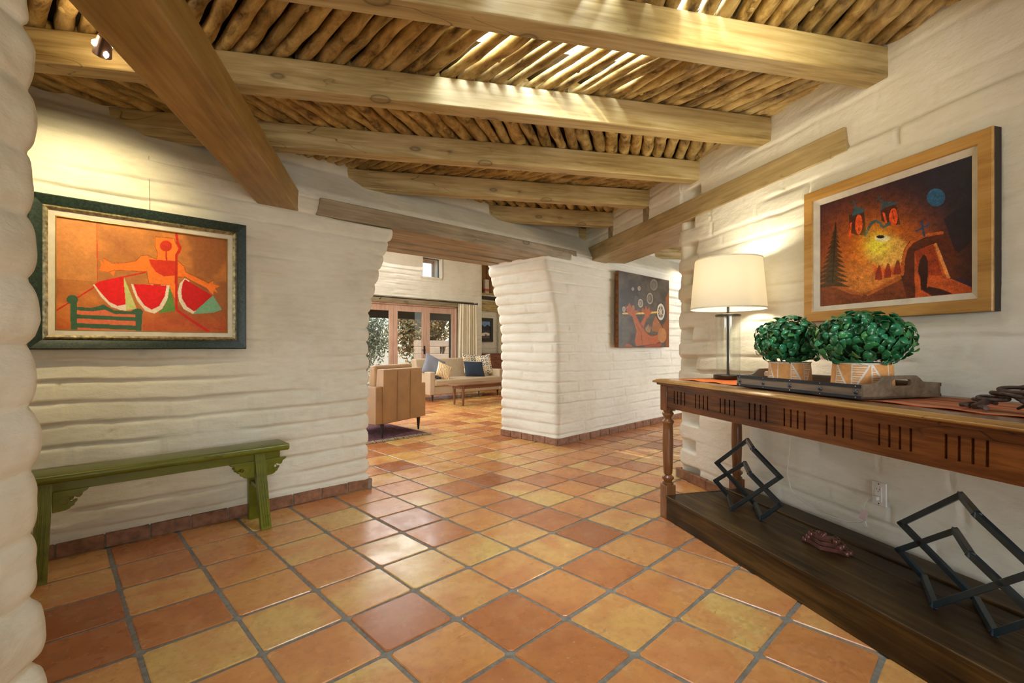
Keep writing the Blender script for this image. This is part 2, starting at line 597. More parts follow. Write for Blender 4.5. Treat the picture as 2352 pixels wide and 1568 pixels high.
def adobe(name, pts, z0, z1, fr, mat, amp=0.012, dz=0.0116, seed=1, warp=None, closed=True, brick=0.36,
          flat=None, pocket=None, keep=None, side=1, phase=0.0, edge=None, edge_amp=0.026, rough=1.0):
    P = wall_path(pts)
    if closed:
        pass
    else:
        P = np.vstack([P, [[pts[-1][0], pts[-1][1]]]])
    # round the corners
    seg = np.linalg.norm(np.roll(P, -1, 0) - P, axis=1)
    it = 3
    Q = P.copy()
    for _ in range(it):
        a = np.roll(Q, 1, 0); b = np.roll(Q, -1, 0)
        w = np.where((seg < 0.05) & (np.roll(seg, 1) < 0.05), 1.0, 0.0)[:, None]
        if not closed: w[0] = w[-1] = 0
        Q = Q * (1 - 0.5 * w) + (a + b) * 0.25 * w
    P = Q
    if closed:
        T = np.roll(P, -1, 0) - np.roll(P, 1, 0)
    else:
        T = np.gradient(P, axis=0)
    T /= np.linalg.norm(T, axis=1)[:, None] + 1e-9
    N = np.stack([T[:, 1], -T[:, 0]], 1) * side
    d = np.linalg.norm(np.diff(P, axis=0), axis=1)
    s = np.concatenate([[0], np.cumsum(d)])
    nz = max(2, int(round((z1 - z0) / dz)) + 1)
    z = np.linspace(z0, z1, nz)
    S, Z = np.meshgrid(s, z, indexing='ij')
    wav = 0.034 * (fbm(S * 1.0, Z * 1.3, seed, 2) - 0.5) + 0.016 * (fbm(S * 4, Z * 5, seed + 3, 2) - 0.5)
    zc = (Z + wav) / COURSE + phase
    c = np.floor(zc)
    t = zc - c
    # each course: a flat face whose lower edge overhangs the recessed joint below it
    lip = sstep(0.0, 0.13, t) * sstep(1.0, 0.80, t)
    face = lip * (1.15 - 0.5 * t)
    bo = _hash(c, c * 0 + 5, seed) * brick * 3
    bl = brick * (0.80 + 0.4 * _hash(c, c * 0 + 9, seed))
    bc = (S + bo + 0.05 * (fbm(S * 3, Z * 7, seed + 5, 2) - 0.5)) / bl
    bi = np.floor(bc)
    bt = bc - bi
    vj = sstep(0.0, 0.055, bt) * sstep(1.0, 0.945, bt)
    joint = (_hash(bi, c, seed + 31) > 0.5) * sstep(0.35, 0.6, vnoise(S * 1.2, Z * 1.4, seed + 41))
    m = 0.42 + 0.75 * sstep(0.30, 0.62, fbm(S * 0.6, Z * 0.8, seed + 11, 2))
    mj = 0.10 + 0.90 * sstep(0.30, 0.62, fbm(S * 2.2, Z * 8.5, seed + 13, 2))
    if flat is not None: m = m * flat(S, Z)
    solid = face * mj + (1 - mj) * 0.85
    off = amp * m * (solid - (1 - vj) * joint * 0.8 * lip)
    off = off + m * rough * (0.012 * (_hash(bi, c, seed + 7) - 0.5) * lip * np.where(joint > 0, vj, 1) * mj + 0.012 * (fbm(S * 4, Z * 8, seed + 19, 3) - 0.5))
    off = off + rough * (0.020 * (vnoise(S * 0.9, Z * 1.1, seed + 23) - 0.5) + 0.0045 * (fbm(S * 14, Z * 24, seed + 29, 3) - 0.5))
    if edge is not None:
        e = edge(P[:, 0][:, None] + 0 * S, P[:, 1][:, None] + 0 * S)
        scal = (1 - np.abs(2 * t - 1) ** 2.8) * (0.75 + 0.5 * _hash(c, c * 0 + 3, seed))
        off = off * (1 - 0.6 * e) + e * edge_amp * scal
    if pocket is not None: off = off - pocket(P[:, 0][:, None] + 0 * S, P[:, 1][:, None] + 0 * S, Z, c, t)
    X = P[:, 0][:, None] + N[:, 0][:, None] * off
    Y = P[:, 1][:, None] + N[:, 1][:, None] * off
    if warp is not None: X, Y = warp(X, Y, Z)
    G = np.stack([X, Y, Z], -1)
    kp = None
    if keep is not None:
        kp = keep(X, Y, Z)
        if closed:
            kp = np.vstack([kp, kp[:1]])
        kp = kp[:-1, :-1]
    o = grid_mesh(name, G, mat, closed=closed, fr=fr, keep=kp, cap=closed and keep is None)
    return tag(o, kind='structure')


def lean(z):
    z = np.minimum(z, 2.09)
    return sstep(1.20, 2.3, z) * 0.22 + sstep(1.92, 1.99, z) * 0.02


AL = 3.50      # front face of the long left wall
AT = 4.40      # its far face


def warp_left(X, Y, Z):
    w = sstep(0.9, 1.8, X)
    return X + w * lean(Z), Y + 0.10 * sstep(2.080, 2.095, Z) * sstep(1.38, 1.43, X) * (Y < 3.9)


def warp_pier(X, Y, Z):
    w = 1 - sstep(4.2, 5.0, X)
    return X - w * lean(Z) * 1.02, Y + 0.10 * sstep(2.115, 2.13, Z) * sstep(4.50, 4.46, X) * (Y < 3.9)


ZL = 2.215     # lower walls end here, the plastered band over the lintels begins
fine, mid, coarse = 0.018, 0.03, 0.25
adobe('wall_left', [(-3.4, AL, 0.03), (-0.3, AL, fine), (1.80, AL, 0.012), (1.80, AT, 0.03), (1.7, AT, coarse), (-3.4, AT, coarse), (-3.4, AL, 1)],
      0, ZL, 'AB', plaster, amp=0.015, dz=0.0092, seed=3, warp=warp_left, edge=lambda X, Y: 0.75 * sstep(1.66, 1.80, X), brick=0.42)
adobe('wall_pier', [(4.14, AT, 0.02), (4.14, AL, 0.014), (7.6, AL, 0.3), (9.6, AL, coarse), (9.6, AT, coarse), (4.3, AT, 0.05), (4.14, AT, 1)],
      0, ZL, 'AB', plaster_hi, amp=0.026, dz=0.0098, seed=9, warp=warp_pier, brick=0.34, edge=lambda X, Y: 0.28 * sstep(4.35, 4.14, X) + 0.62 * sstep(3.6, 4.3, Y) * sstep(4.5, 4.3, X), edge_amp=0.022)


def warp_upper(X, Y, Z):
    front = Y < 3.95
    k = np.interp(Z, [2.215, 2.27, 2.40, 2.50, 2.95], [0.0, 0.02, 0.13, 0.21, 0.24])
    return X, np.where(front, Y + k, Y)


adobe('wall_left_upper', [(-3.4, AL, 0.05), (9.6, AL, coarse), (9.6, AT, coarse), (-3.4, AT, coarse), (-3.4, AL, 1)],
      ZL - 0.01, 2.95, 'AB', plaster, amp=0.004, dz=0.014, seed=5, warp=warp_upper, rough=0.7)

VR = 2.41      # face of the right wall
URE = 3.60     # its free end


def pocket_r(X, Y, Z, c, t):
    u0 = 3.33 + 0.05 * (np.mod(c, 4) > 1.5)
    inu = sstep(u0, u0 + 0.025, Y)
    odd = (np.mod(c, 2) < 0.5)
    tt = sstep(0.03, 0.16, t) * sstep(0.97, 0.86, t)
    deep = 0.018 + 0.075 * sstep(3.57, 3.44, Y)
    return deep * inu * odd * tt * (X < 2.55)


def flat_r(S, Z):
    return np.where(Z > 2.2, 0.25, 1.0)


adobe('wall_right', [(VR, -3.0, 0.06), (VR, 0.9, 0.014), (VR, URE, 0.014), (VR + 0.55, URE, 0.08), (VR + 0.55, -3.0, coarse), (VR, -3.0, 1)],
      0, 2.95, 'UV', plaster_hi, amp=0.021, dz=0.0105, seed=21, side=-1, edge=lambda X, Y: sstep(3.53, 3.60, Y), edge_amp=0.010, pocket=pocket_r, flat=flat_r)
adobe('wall_right_upper', [(VR, URE - 0.02, 0.03), (VR, 5.75, 0.05), (VR + 0.5, 5.75, coarse), (VR + 0.5, URE - 0.02, coarse), (VR, URE - 0.02, 1)],
      2.32, 2.95, 'UV', plaster_hi, amp=0.010, dz=0.012, seed=27, side=-1)


def warp_post(X, Y, Z):
    w = sstep(0.5, 1.05, Y)
    return X + w * (0.03 * sstep(0.9, 0.0, Z)), Y


adobe('wall_entry', [(-1.10, 1.06, 0.05), (-1.10, -3.0, coarse), (-0.64, -3.0, coarse), (-0.64, 0.2, 0.01), (-0.64, 1.06, 0.012), (-1.10, 1.06, 1)],
      0, 2.06, 'UV', plaster, amp=0.012, dz=0.0075, seed=41, side=1, warp=warp_post, phase=0.3, brick=0.9, edge=lambda X, Y: 0.7 * sstep(0.3, 1.05, Y), edge_amp=0.018, rough=2.0)


def box_struct(name, fr, b, mat, bevel=0.0):
    return tag(MB().box(*b).build(name, mat, fr=fr, bevel=bevel), kind='structure')


# enclosing walls behind the viewer, at the alcove's far side and in the hall
box_struct('wall_entry_upper', 'UV', (-1.08, -0.62, -3.0, 1.06, 2.24, 2.9), plaster)
# entry wall with an added opening for the unseen fill light
for b in ((-0.9, 2.6, -3.15, -3.0, 0, 0.3), (-0.9, 2.6, -3.15, -3.0, 1.8, 2.95), (-0.9, -0.6, -3.15, -3.0, 0.3, 1.8), (1.8, 2.6, -3.15, -3.0, 0.3, 1.8)):
    box_struct('wall_back', 'UV', b, plaster)
for b in ((-3.35, -3.2, -3.0, 4.2, 0, 0.8), (-3.35, -3.2, -3.0, 4.2, 2.2, 2.95), (-3.35, -3.2, -3.0, 0.0, 0.8, 2.2), (-3.35, -3.2, 1.6, 4.2, 0.8, 2.2)):
    box_struct('wall_alcove', 'UV', b, plaster)
box_struct('wall_alcove_back', 'UV', (-3.3, -1.0, -3.15, -3.0, 0, 2.95), plaster)
for b in ((9.4, 9.6, -3.0, 3.6, 0, 2.95),):
    box_struct('wall_hall_end', 'AB', b, plaster)
for b in ((4.0, 9.4, -0.35, -0.2, 0, 0.6), (4.0, 9.4, -0.35, -0.2, 2.35, 2.95), (4.0, 6.6, -0.35, -0.2, 0.6, 2.35), (8.8, 9.4, -0.35, -0.2, 0.6, 2.35)):
    box_struct('wall_hall', 'AB', b, plaster)


# ---------------------------------------------------------------- tiled baseboards
def baseboard(name, fr, runs):
    mb = MB()
    rng = random.Random(name)
    for (x0, y0, x1, y1, nx, ny) in runs:
        L = math.hypot(x1 - x0, y1 - y0)
        k = max(1, round(L / 0.205))
        dx, dy = (x1 - x0) / L, (y1 - y0) / L
        for i in range(k):
            a, b = L * i / k + 0.003, L * (i + 1) / k - 0.003
            th = 0.030 + rng.uniform(-0.002, 0.003)
            h = 0.076 + rng.uniform(-0.002, 0.002)
            p = []
            for z in (0, h):
                for t_ in (0, th):
                    for q in (a, b):
                        p.append(Vector((x0 + dx * q + nx * t_, y0 + dy * q + ny * t_, z)))
            mb.hexa(p)
    o = mb.build(name, base_tile, fr=fr, bevel=0.004)
    tag(o, kind='structure')
    mb = MB()
    for (x0, y0, x1, y1, nx, ny) in runs:
        mb.hexa([Vector((x, y, z)) for z in (0, 0.07) for (x, y) in ((x0, y0), (x1, y1), (x0 + nx * 0.024, y0 + ny * 0.024), (x1 + nx * 0.024, y1 + ny * 0.024))])
    tag(mb.build(name, grout_mat, fr=fr), kind='structure')


baseboard('baseboard_left', 'AB', [(-3.2, AL, 1.84, AL, 0, -1), (1.805, AL - 0.03, 1.805, AT, 1, 0)])
baseboard('baseboard_pier', 'AB', [(4.10, AL, 8.6, AL, 0, -1), (4.128, AL - 0.03, 4.128, AT + 0.01, -1, 0)])
baseboard('baseboard_right', 'UV', [(VR, -2.9, VR, URE + 0.03, -1, 0), (VR - 0.03, URE, VR + 0.58, URE, 0, 1)])

# ---------------------------------------------------------------- roof beams, poles, deck
UB = [1.08, 1.835, 2.592, 3.345, 4.09, 4.857, 5.62, 6.38, 7.14]
BW, BH = 0.112, 0.155
SLOPE = 0.0165


def ztop(v): return 2.617 - SLOPE * (2.4 - v)


beam_labels = [
    ('long squared ceiling beam just behind the viewer, running from the left room to the right wall', -3.2, 2.46),
    ('long squared ceiling beam nearest the viewer, its face bleached white by the skylight', -3.2, 2.46),
    ('second long ceiling beam from the viewer, carrying the spotlight at its left end', -3.2, 2.46),
    ('third long ceiling beam from the viewer, ending left above the watermelon painting', -1.78, 2.46),
    ('fourth ceiling beam, with a large oval knot near its plastered left end', -0.36, 2.46),
    ('fifth and shortest ceiling beam, above the corner of the two headers', 0.96, 2.46),
    ('hallway ceiling beam just beyond the corner header', 2.3, 7.5),
    ('hallway ceiling beam glimpsed above the juggler painting beside the wall end', 3.3, 7.5),
]
for i, (lab, v0, v1) in enumerate(beam_labels):
    if i >= 6: v1 = 6.8 + (i - 6) * 0.3
    mb = MB()
    u = UB[i] if i < 7 else 6.55
    n = 12
    rng = random.Random(i * 5 + 2)
    L = v1 - v0
    prev = None
    V, Fc = [], []
    for k in range(n + 1):
        x = -L / 2 + L * k / n
        zt = -SLOPE * (-x)
        j = [rng.uniform(-0.0018, 0.0018) for _ in range(4)]
        V += [(x, j[0], -BH + zt + j[1]), (x, BW + j[2], -BH + zt + j[1]), (x, BW + j[2], zt), (x, j[0], zt)]
    for k in range(n):
        a = 4 * k
        for q in range(4):
            r_ = (q + 1) % 4
            Fc.append((a + q, a + r_, a + 4 + r_, a + 4 + q))
    Fc += [(3, 2, 1, 0), (4 * n, 4 * n + 1, 4 * n + 2, 4 * n + 3)]
    mb.add(V, Fc)
    vm = (v0 + v1) / 2
    o = mb.build('ceiling_beam', beam_wood, fr='UV', loc=(vm, u, ztop(vm)), bevel=0.006, angle=30)
    tag(o, lab, 'ceiling beam', 'squared ceiling beams')

# short posts under the two farthest beams
for i, lab in ((4, 'short wooden block between the right header and the fourth ceiling beam'), (5, 'short wooden block between the right header and the fifth ceiling beam')):
    o = MB().box(-0.06, 0.06, 0, BW, 0, ztop(2.4) - BH - 2.32).build('support_block', lintel_wood, fr='UV', loc=(2.455, UB[i], 2.32), bevel=0.003)
    tag(o, lab, 'wood block')

# alcove beam, carried by the near post and the left wall
o = MB().box(-0.874, -0.640, -3.2, 3.78, 0, 0.155).build('alcove_beam', diag_wood, fr='UV', loc=(0, 0, 2.083), bevel=0.008)
tag(o, 'thick low beam crossing the upper left corner under the other ceiling beams', 'ceiling beam')


# lintel over the opening to the living room: front beam and boards behind
t = thing('lintel', 'weathered wooden lintel over the wide opening to the living room', 'lintel', 'AB', (2.9, 3.6, 2.08))
MB().hexa([Vector(p) for p in ((-1.50, -0.128, 0.0), (1.57, -0.128, 0.035), (-1.50, 0.08, 0.0), (1.57, 0.08, 0.035),
                               (-1.47, -0.128, 0.132), (1.55, -0.128, 0.158), (-1.47, 0.08, 0.13), (1.55, 0.08, 0.155))]).build('beam', lintel_wood, t, bevel=0.006)
for k, (a, b) in enumerate(((0.090, 0.20), (0.210, 0.37), (0.378, 0.45), (0.460, 0.61), (0.618, 0.79))):
    MB().hexa([Vector(p) for p in ((-1.45, a, 0.012 * (k % 2)), (1.55, a, 0.035 + 0.012 * (k % 2)), (-1.45, b, 0.012 * (k % 2)), (1.55, b, 0.035 + 0.012 * (k % 2)),
                                   (-1.45, a, 0.135), (1.55, a, 0.155), (-1.45, b, 0.135), (1.55, b, 0.155))]).build('board', lintel_wood, t, bevel=0.006)

t = thing('header_beam', 'long wooden header set in the right wall, running back over the hallway opening', 'lintel', 'UV', (VR, 3.8, 2.165))
MB().hexa([Vector(p) for p in ((-0.022, -1.76, 0.010), (0.23, -1.76, 0.01), (-0.022, 1.72, 0.0), (0.23, 1.72, 0.0),
                               (-0.022, -1.74, 0.150), (0.23, -1.74, 0.15), (-0.022, 1.72, 0.185), (0.23, 1.72, 0.18))]).build('beam', beam_wood_y, t, bevel=0.006)
MB().box(0.235, 0.50, -0.4, 1.75, 0.012, 0.16).build('board', beam_wood_y, t, bevel=0.006)

# peeled poles between the beams
pole_meshes = []


def pole_mesh(k, L, r):
    rng = random.Random(900 + k)
    n = 13
    pts, rad = [], []
    ax, az = rng.uniform(-1, 1) * 0.012, rng.uniform(-1, 1) * 0.005
    ph, ph2 = rng.uniform(0, 6), rng.uniform(0, 6)
    tp = rng.uniform(-0.12, 0.12)
    for i in range(n):
        t_ = i / (n - 1)
        y = (t_ - 0.5) * L
        env = math.sin(PI * t_) * 0.7 + 0.3
        pts.append((ax * env * math.sin(t_ * 7 + ph), y, az * math.sin(t_ * 5 + ph2)))
        q = r * (1 + tp * (t_ - 0.5) + 0.07 * math.sin(t_ * 19 + ph) + rng.uniform(-0.05, 0.05))
        rad.append(q)
    mb = MB().tube(pts, rad, 10)
    # a few knots and snags
    for _ in range(rng.randint(0, 2)):
        i = rng.randint(2, n - 3)
        p = Vector(pts[i])
        an = rng.uniform(-2.6, -0.5)
        d = Vector((math.cos(an), rng.uniform(-.5, .5), math.sin(an))).normalized()
        mb.tube([p, p + d * (rad[i] * 1.02), p + d * (rad[i] * 1.02 + rng.uniform(0.003, 0.010))], [rad[i] * 0.55, rad[i] * 0.42, rad[i] * 0.2], 6)
    o = mb.build('ceiling_pole', latilla_mat, angle=80)
    me = o.data
    bpy.data.objects.remove(o)
    me.polygons.foreach_set('use_smooth', [True] * len(me.polygons))
    return me


pole_meshes = [pole_mesh(k, 1.0, 1.0 * 0.043) for k in range(14)]
bays = [  # beam index, V range, mean slant (deg), spacing, wording, group
    (0, -0.1, 2.42, lambda v: 15 + 3 * v / 2.4, 0.084, 'grey peeled pole, %s from the right wall, in the ceiling bay nearest the viewer', 'poles in the nearest ceiling bay'),
    (1, -1.7, 2.50, lambda v: -24 - 7 * (1.2 - v) / 1.6, 0.076, 'crooked pole, %s from the right wall, in the skylit bay beyond the nearest beam', 'poles in the skylit ceiling bay'),
    (2, -2.3, 2.48, lambda v: 28 + 6 * (1.0 - v) / 2, 0.092, 'peeled pole, %s from the right wall, between the second and third beams', 'poles between second and third beams'),
    (3, -1.5, 2.56, lambda v: -34, 0.085, 'peeled pole, %s from the right wall, between the third and fourth beams', 'poles between third and fourth beams'),
    (4, -0.4, 2.45, lambda v: 33, 0.092, 'peeled pole, %s from the right wall, between the fourth and fifth beams', 'poles between fourth and fifth beams'),
]
ORD = 'first second third fourth fifth sixth seventh eighth ninth tenth eleventh twelfth thirteenth fourteenth fifteenth sixteenth seventeenth eighteenth nineteenth'.split()


def ordinal(n):
    if n <= 19: return ORD[n - 1]
    tens = {2: ('twenty', 'twentieth'), 3: ('thirty', 'thirtieth'), 4: ('forty', 'fortieth'), 5: ('fifty', 'fiftieth'), 6: ('sixty', 'sixtieth')}[n // 10]
    return tens[1] if n % 10 == 0 else tens[0] + '-' + ORD[n % 10 - 1]


sky_u0, sky_u1, sky_v0, sky_v1 = 1.25, 2.55, 0.28, 1.38
pr = random.Random(55)
for (bi, v0, v1, ang, sp, lab, grp) in bays:
    ua, ub = UB[bi] + BW * 0.5, UB[bi + 1] + BW * 0.5
    v = v1
    count = 0
    while v > v0:
        a = R(ang(v) + pr.uniform(-1.8, 1.8))
        gapped = bi == 1 and 0.45 < v < 1.25
        rr = pr.uniform(0.76, 1.08) * sp / 0.086 * 0.98
        if gapped: rr *= pr.choice([0.62, 0.74, 0.86])
        um = (ua + ub) / 2
        L = (ub - ua) / math.cos(a) + 0.02
        Acoord = 0.866 * um - 0.5 * v
        if Acoord < 4.1:
            count += 1
            o = bpy.data.objects.new('ceiling_pole', pr.choice(pole_meshes))
            C.objects.link(o)
            o.location = to_world('UV', v, um, ztop(v) + 0.043 * rr * 0.95)
            o.rotation_euler = (0, 0, ROT['UV'] - a + (PI if pr.random() < 0.5 else 0))
            o.scale = (rr, L, rr)
            tag(o, lab % ordinal(count), 'ceiling pole', grp)
        v -= sp / math.cos(a) * (1.0 if not gapped else pr.choice([0.98, 1.05, 1.25])) * pr.uniform(0.94, 1.06)

# hallway ceiling boards above the corner header
mb = MB()
for k in range(18):
    x = 2.35 + k * 0.24
    mb.box(x + 0.003, x + 0.237, 2.4, 8.6, 0, 0.03)
tag(mb.build('ceiling_hall', beam_wood_y, fr='UV', loc=(0, 0, 2.628), bevel=0.003), kind='structure')

# roof deck above the poles with the skylight opening
cs = 0.1
V, Fc = [], []
ids = {}


def vid(i, j, k):
    key = (i, j, k)
    if key not in ids:
        ids[key] = len(V)
        x = i * cs
        V.append((x, j * cs, ztop(min(x, 2.6)) + 0.10 + 0.06 * k))
    return ids[key]


for i in range(-36, 80):
    for j in range(-33, 110):
        v, u = (i + .5) * cs, (j + .5) * cs
        A_ = 0.866 * u - 0.5 * v
        if A_ > 4.35 or (sky_u0 < u < sky_u1 and sky_v0 < v < sky_v1): continue
        B_ = 0.5 * u + 0.866 * v
        if B_ > 9.6: continue
        Fc.append((vid(i, j, 0), vid(i, j + 1, 0), vid(i + 1, j + 1, 0), vid(i + 1, j, 0)))
        Fc.append((vid(i, j, 1), vid(i + 1, j, 1), vid(i + 1, j + 1, 1), vid(i, j + 1, 1)))
me = bpy.data.meshes.new('ceiling')
me.from_pydata(V, [], Fc)
me.update()
me.materials.append(deck_wood)
o = bpy.data.objects.new('ceiling', me)
place(o, 'UV')
tag(o, kind='structure')
# skylight shaft
shaft = simple('skylight shaft paint', (0.85, 0.85, 0.83), 0.8)
mb = MB()
a0, a1, b0, b1 = sky_v0 - 0.05, sky_v1 + 0.05, sky_u0 - 0.05, sky_u1 + 0.05
for b in ((a0 - .08, a0, b0 - .08, b1 + .08, 2.72, 3.6), (a1, a1 + .08, b0 - .08, b1 + .08, 2.72, 3.6), (a0, a1, b0 - .08, b0, 2.72, 3.6), (a0, a1, b1, b1 + .08, 2.72, 3.6)):
    mb.box(*b)
tag(mb.build('window_skylight', shaft, fr='UV'), kind='structure')
# ---------------------------------------------------------------- materials for the furniture
table_wood = m_wood('dark oak', (0.030, 0.010, 0.004), (0.120, 0.038, 0.010), (0.24, 0.085, 0.020), 'y', rough=0.24, grain=40, knots=False, bump=0.2, crack=True)
table_edge = m_wood('worn oak edge', (0.16, 0.07, 0.016), (0.34, 0.17, 0.040), (0.50, 0.29, 0.085), 'y', rough=0.28, knots=False, bump=0.2)
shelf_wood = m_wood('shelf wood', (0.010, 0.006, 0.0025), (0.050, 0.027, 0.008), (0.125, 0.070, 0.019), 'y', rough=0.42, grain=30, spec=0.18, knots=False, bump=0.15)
leg_wood = m_wood('turned leg wood', (0.09, 0.032, 0.012), (0.18, 0.07, 0.024), (0.28, 0.12, 0.042), 'z', rough=0.25, knots=False, bump=0.1)
green_paint = None


def m_green():
    t = NT('worn green paint')
    c = t.coord((0.3, 1, 1))
    f = t.noise(c, 9, 5, 0.6)
    col = t.ramp(f, [(0.3, (0.095, 0.105, 0.006)), (0.55, (0.155, 0.170, 0.012)), (0.75, (0.20, 0.20, 0.022))])
    w = t.noise(t.coord((0.5, 1, 1)), 34, 6, 0.75, 0.3)
    col = t.mix(t.ramp(w, [(0.66, (0.0,) * 3), (0.70, (0.8,) * 3)]), col, (0.35, 0.26, 0.13))
    d = t.noise(t.coord((0.4, 1, 1)), 20, 4, 0.7)
    col = t.mix(t.ramp(d, [(0.30, (0.7,) * 3), (0.38, (0.0,) * 3)]), col, (0.045, 0.045, 0.008))
    t.bump(w, 0.3, 0.002)
    return t.set(col, 0.32, 0, 0.5)


green_paint = m_green()
black_metal = simple('blackened steel', (0.018, 0.022, 0.025), 0.38, 0.6, 0.5, var=0.2, scale=30)
bookend_metal = simple('blue black steel', (0.026, 0.045, 0.058), 0.36, 0.45, 0.6, var=0.15, scale=30)
bronze = simple('dark bronze', (0.055, 0.045, 0.035), 0.35, 0.8)
gold_frame = m_wood('aged gold frame', (0.30, 0.15, 0.035), (0.46, 0.25, 0.065), (0.58, 0.35, 0.11), 'x', rough=0.32, knots=False, crack=False, bump=0.1)
gold_dark = simple('frame side', (0.02, 0.014, 0.01), 0.5)
green_frame = simple('speckled green black frame', (0.010, 0.026, 0.017), 0.38, 0, 0.5, var=0.9, scale=90, bump=0.3)
silver_gilt = simple('carved silver gilt', (0.36, 0.30, 0.16), 0.35, 0.6, 0.5, var=0.7, scale=45, bump=0.9, bscale=60)
linen = simple('linen liner', (0.62, 0.57, 0.47), 0.85, bump=0.2, bscale=300)
thin_gold = simple('thin gold fillet', (0.45, 0.27, 0.07), 0.35, 0.5)
paint_mat = m_attr('oil paint', 0.42, 0.35, canvas=0.35)


def painting(name_parent, corners_px, ops, nx, ny, w, h, loc, parent, rz, aspect_noise=True):
    pass


def homography(src, dst):
    A = []
    for (x, y), (u, v) in zip(src, dst):
        A.append([x, y, 1, 0, 0, 0, -u * x, -u * y, -u])
        A.append([0, 0, 0, x, y, 1, -v * x, -v * y, -v])
    _, _, Vt = np.linalg.svd(np.array(A, float))
    return Vt[-1].reshape(3, 3)


class Canvas:
    """A picture painted on a fine grid of vertex colours; shapes are given on the picture's own face."""

    def __init__(s, corners, nx, ny):
        # corners of the canvas in tracing units: TL, TR, BR, BL -> the unit square
        s.H = homography(corners, [(0, 1), (1, 1), (1, 0), (0, 0)])
        s.nx, s.ny = nx, ny
        u, v = np.meshgrid(np.linspace(0, 1, nx), np.linspace(0, 1, ny), indexing='ij')
        s.u, s.v = u, v
        Hi = np.linalg.inv(s.H)
        q = Hi @ np.stack([u.ravel(), v.ravel(), np.ones(u.size)])
        s.x = (q[0] / q[2]).reshape(u.shape)
        s.y = (q[1] / q[2]).reshape(u.shape)
        s.c = np.zeros(u.shape + (3,))

    def blend(s, m, col):
        m = np.clip(m, 0, 1)[..., None]
        s.c = s.c * (1 - m) + np.asarray(col) * m

    def inside(s, poly):
        x, y = s.x, s.y
        ins = np.zeros(x.shape, bool)
        n = len(poly)
        for i in range(n):
            x0, y0 = poly[i]
            x1, y1 = poly[(i + 1) % n]
            if y0 == y1: continue
            cnd = ((y0 > y) != (y1 > y)) & (x < (x1 - x0) * (y - y0) / (y1 - y0) + x0)
            ins ^= cnd
        return ins

    def poly(s, poly, col, a=1.0):
        s.blend(s.inside(poly) * a, col)

    def line(s, pts, w, col, a=1.0):
        d = np.full(s.x.shape, 1e9)
        for (x0, y0), (x1, y1) in zip(pts[:-1], pts[1:]):
            L2 = (x1 - x0) ** 2 + (y1 - y0) ** 2 + 1e-9
            t = np.clip(((s.x - x0) * (x1 - x0) + (s.y - y0) * (y1 - y0)) / L2, 0, 1)
            d = np.minimum(d, np.hypot(s.x - x0 - t * (x1 - x0), s.y - y0 - t * (y1 - y0)))
        s.blend((d < w / 2) * a, col)

    def ell(s, cx, cy, rx, ry, col, a=1.0, soft=0.0):
        r = np.hypot((s.x - cx) / rx, (s.y - cy) / ry)
        if soft: s.blend(a * (1 - sstep(1 - soft, 1 + soft, r)), col)
        else: s.blend((r < 1) * a, col)

    def glow(s, cx, cy, rx, ry, col, a=1.0, p=2.0):
        r = np.hypot((s.x - cx) / rx, (s.y - cy) / ry)
        s.blend(a * np.exp(-r ** p), col)

    def speck(s, amp, f=90, seed=3):
        n = _hash(np.arange(s.nx)[:, None] + 0 * s.u, np.arange(s.ny)[None, :] + 0 * s.u, seed) - 0.5
        k = fbm(s.u * f * 0.3, s.v * f * 0.3, seed, 3) - 0.5
        s.c = s.c * (1 + amp * n[..., None] + amp * 1.2 * k[..., None])

    def mesh(s, name, w, h, parent, y=0.0):
        """canvas lies in local x-z, facing -y, centred on x, base z=0"""
        P = np.stack([(s.u - 0.5) * w, np.full(s.u.shape, y), s.v * h], -1)
        return grid_mesh(name, P, paint_mat, parent=parent, cols=np.clip(s.c, 0, 1))


def sq(c):  # 8-bit photo colour to linear reflectance
    return tuple((x / 255.0) ** 2.2 for x in c)


def frame_ring(w, h, zo, prof, mb=None):
    """mitred frame: outer w x h, moulding profile list of (inset, y); x-z plane, facing -y."""
    mb = mb or MB()
    rings = []
    for ins, y in prof:
        a, b = w / 2 - ins, h / 2 - ins
        rings.append([(-a, y, -b), (a, y, -b), (a, y, b), (-a, y, b)])
    V = [p for r_ in rings for p in r_]
    Fc = []
    m = len(rings)
    for i in range(m):
        j = (i + 1) % m
        for k in range(4):
            l = (k + 1) % 4
            Fc.append((i * 4 + k, i * 4 + l, j * 4 + l, j * 4 + k))
    return mb.add([(x, y, z + h / 2 + zo) for x, y, z in V], Fc)


# ---------------------------------------------------------------- painting of the watermelon slices (left wall)
Wp, Hp = 1.0, 0.805
t = thing('framed_painting', 'painting of three watermelon slices and an orange figure, in a dark green frame', 'painting', 'AB', (0.425, AL - 0.062, 1.103))
frame_ring(Wp, Hp, 0, [(0.0, 0.045), (0.0, -0.008), (0.006, -0.014), (0.030, -0.006), (0.053, 0.004), (0.056, 0.012), (0.056, 0.045)]).build('frame', green_frame, t, angle=25)
frame_ring(Wp - 0.108, Hp - 0.108, 0.054, [(0, 0.04), (0, 0.002), (0.010, -0.006), (0.021, 0.004), (0.022, 0.04)]).build('frame_moulding', silver_gilt, t, angle=25)
frame_ring(Wp - 0.150, Hp - 0.150, 0.075, [(0, 0.04), (0, 0.008), (0.026, 0.016), (0.028, 0.04)]).build('liner', linen, t, angle=25)
frame_ring(Wp - 0.204, Hp - 0.204, 0.102, [(0, 0.04), (0, 0.014), (0.004, 0.013), (0.006, 0.04)]).build('fillet', thin_gold, t, angle=25)
cv = Canvas([(435, 335), (1740, 495), (1738, 1205), (430, 1192)], 330, 240)
cv.c[:] = sq((182, 116, 58))
cv.blend(sstep(0.55, 0.0, cv.v) * 0.75, sq((192, 92, 36)))
cv.blend(sstep(0.40, 0.8, cv.u) * 0.8, sq((150, 90, 46)))
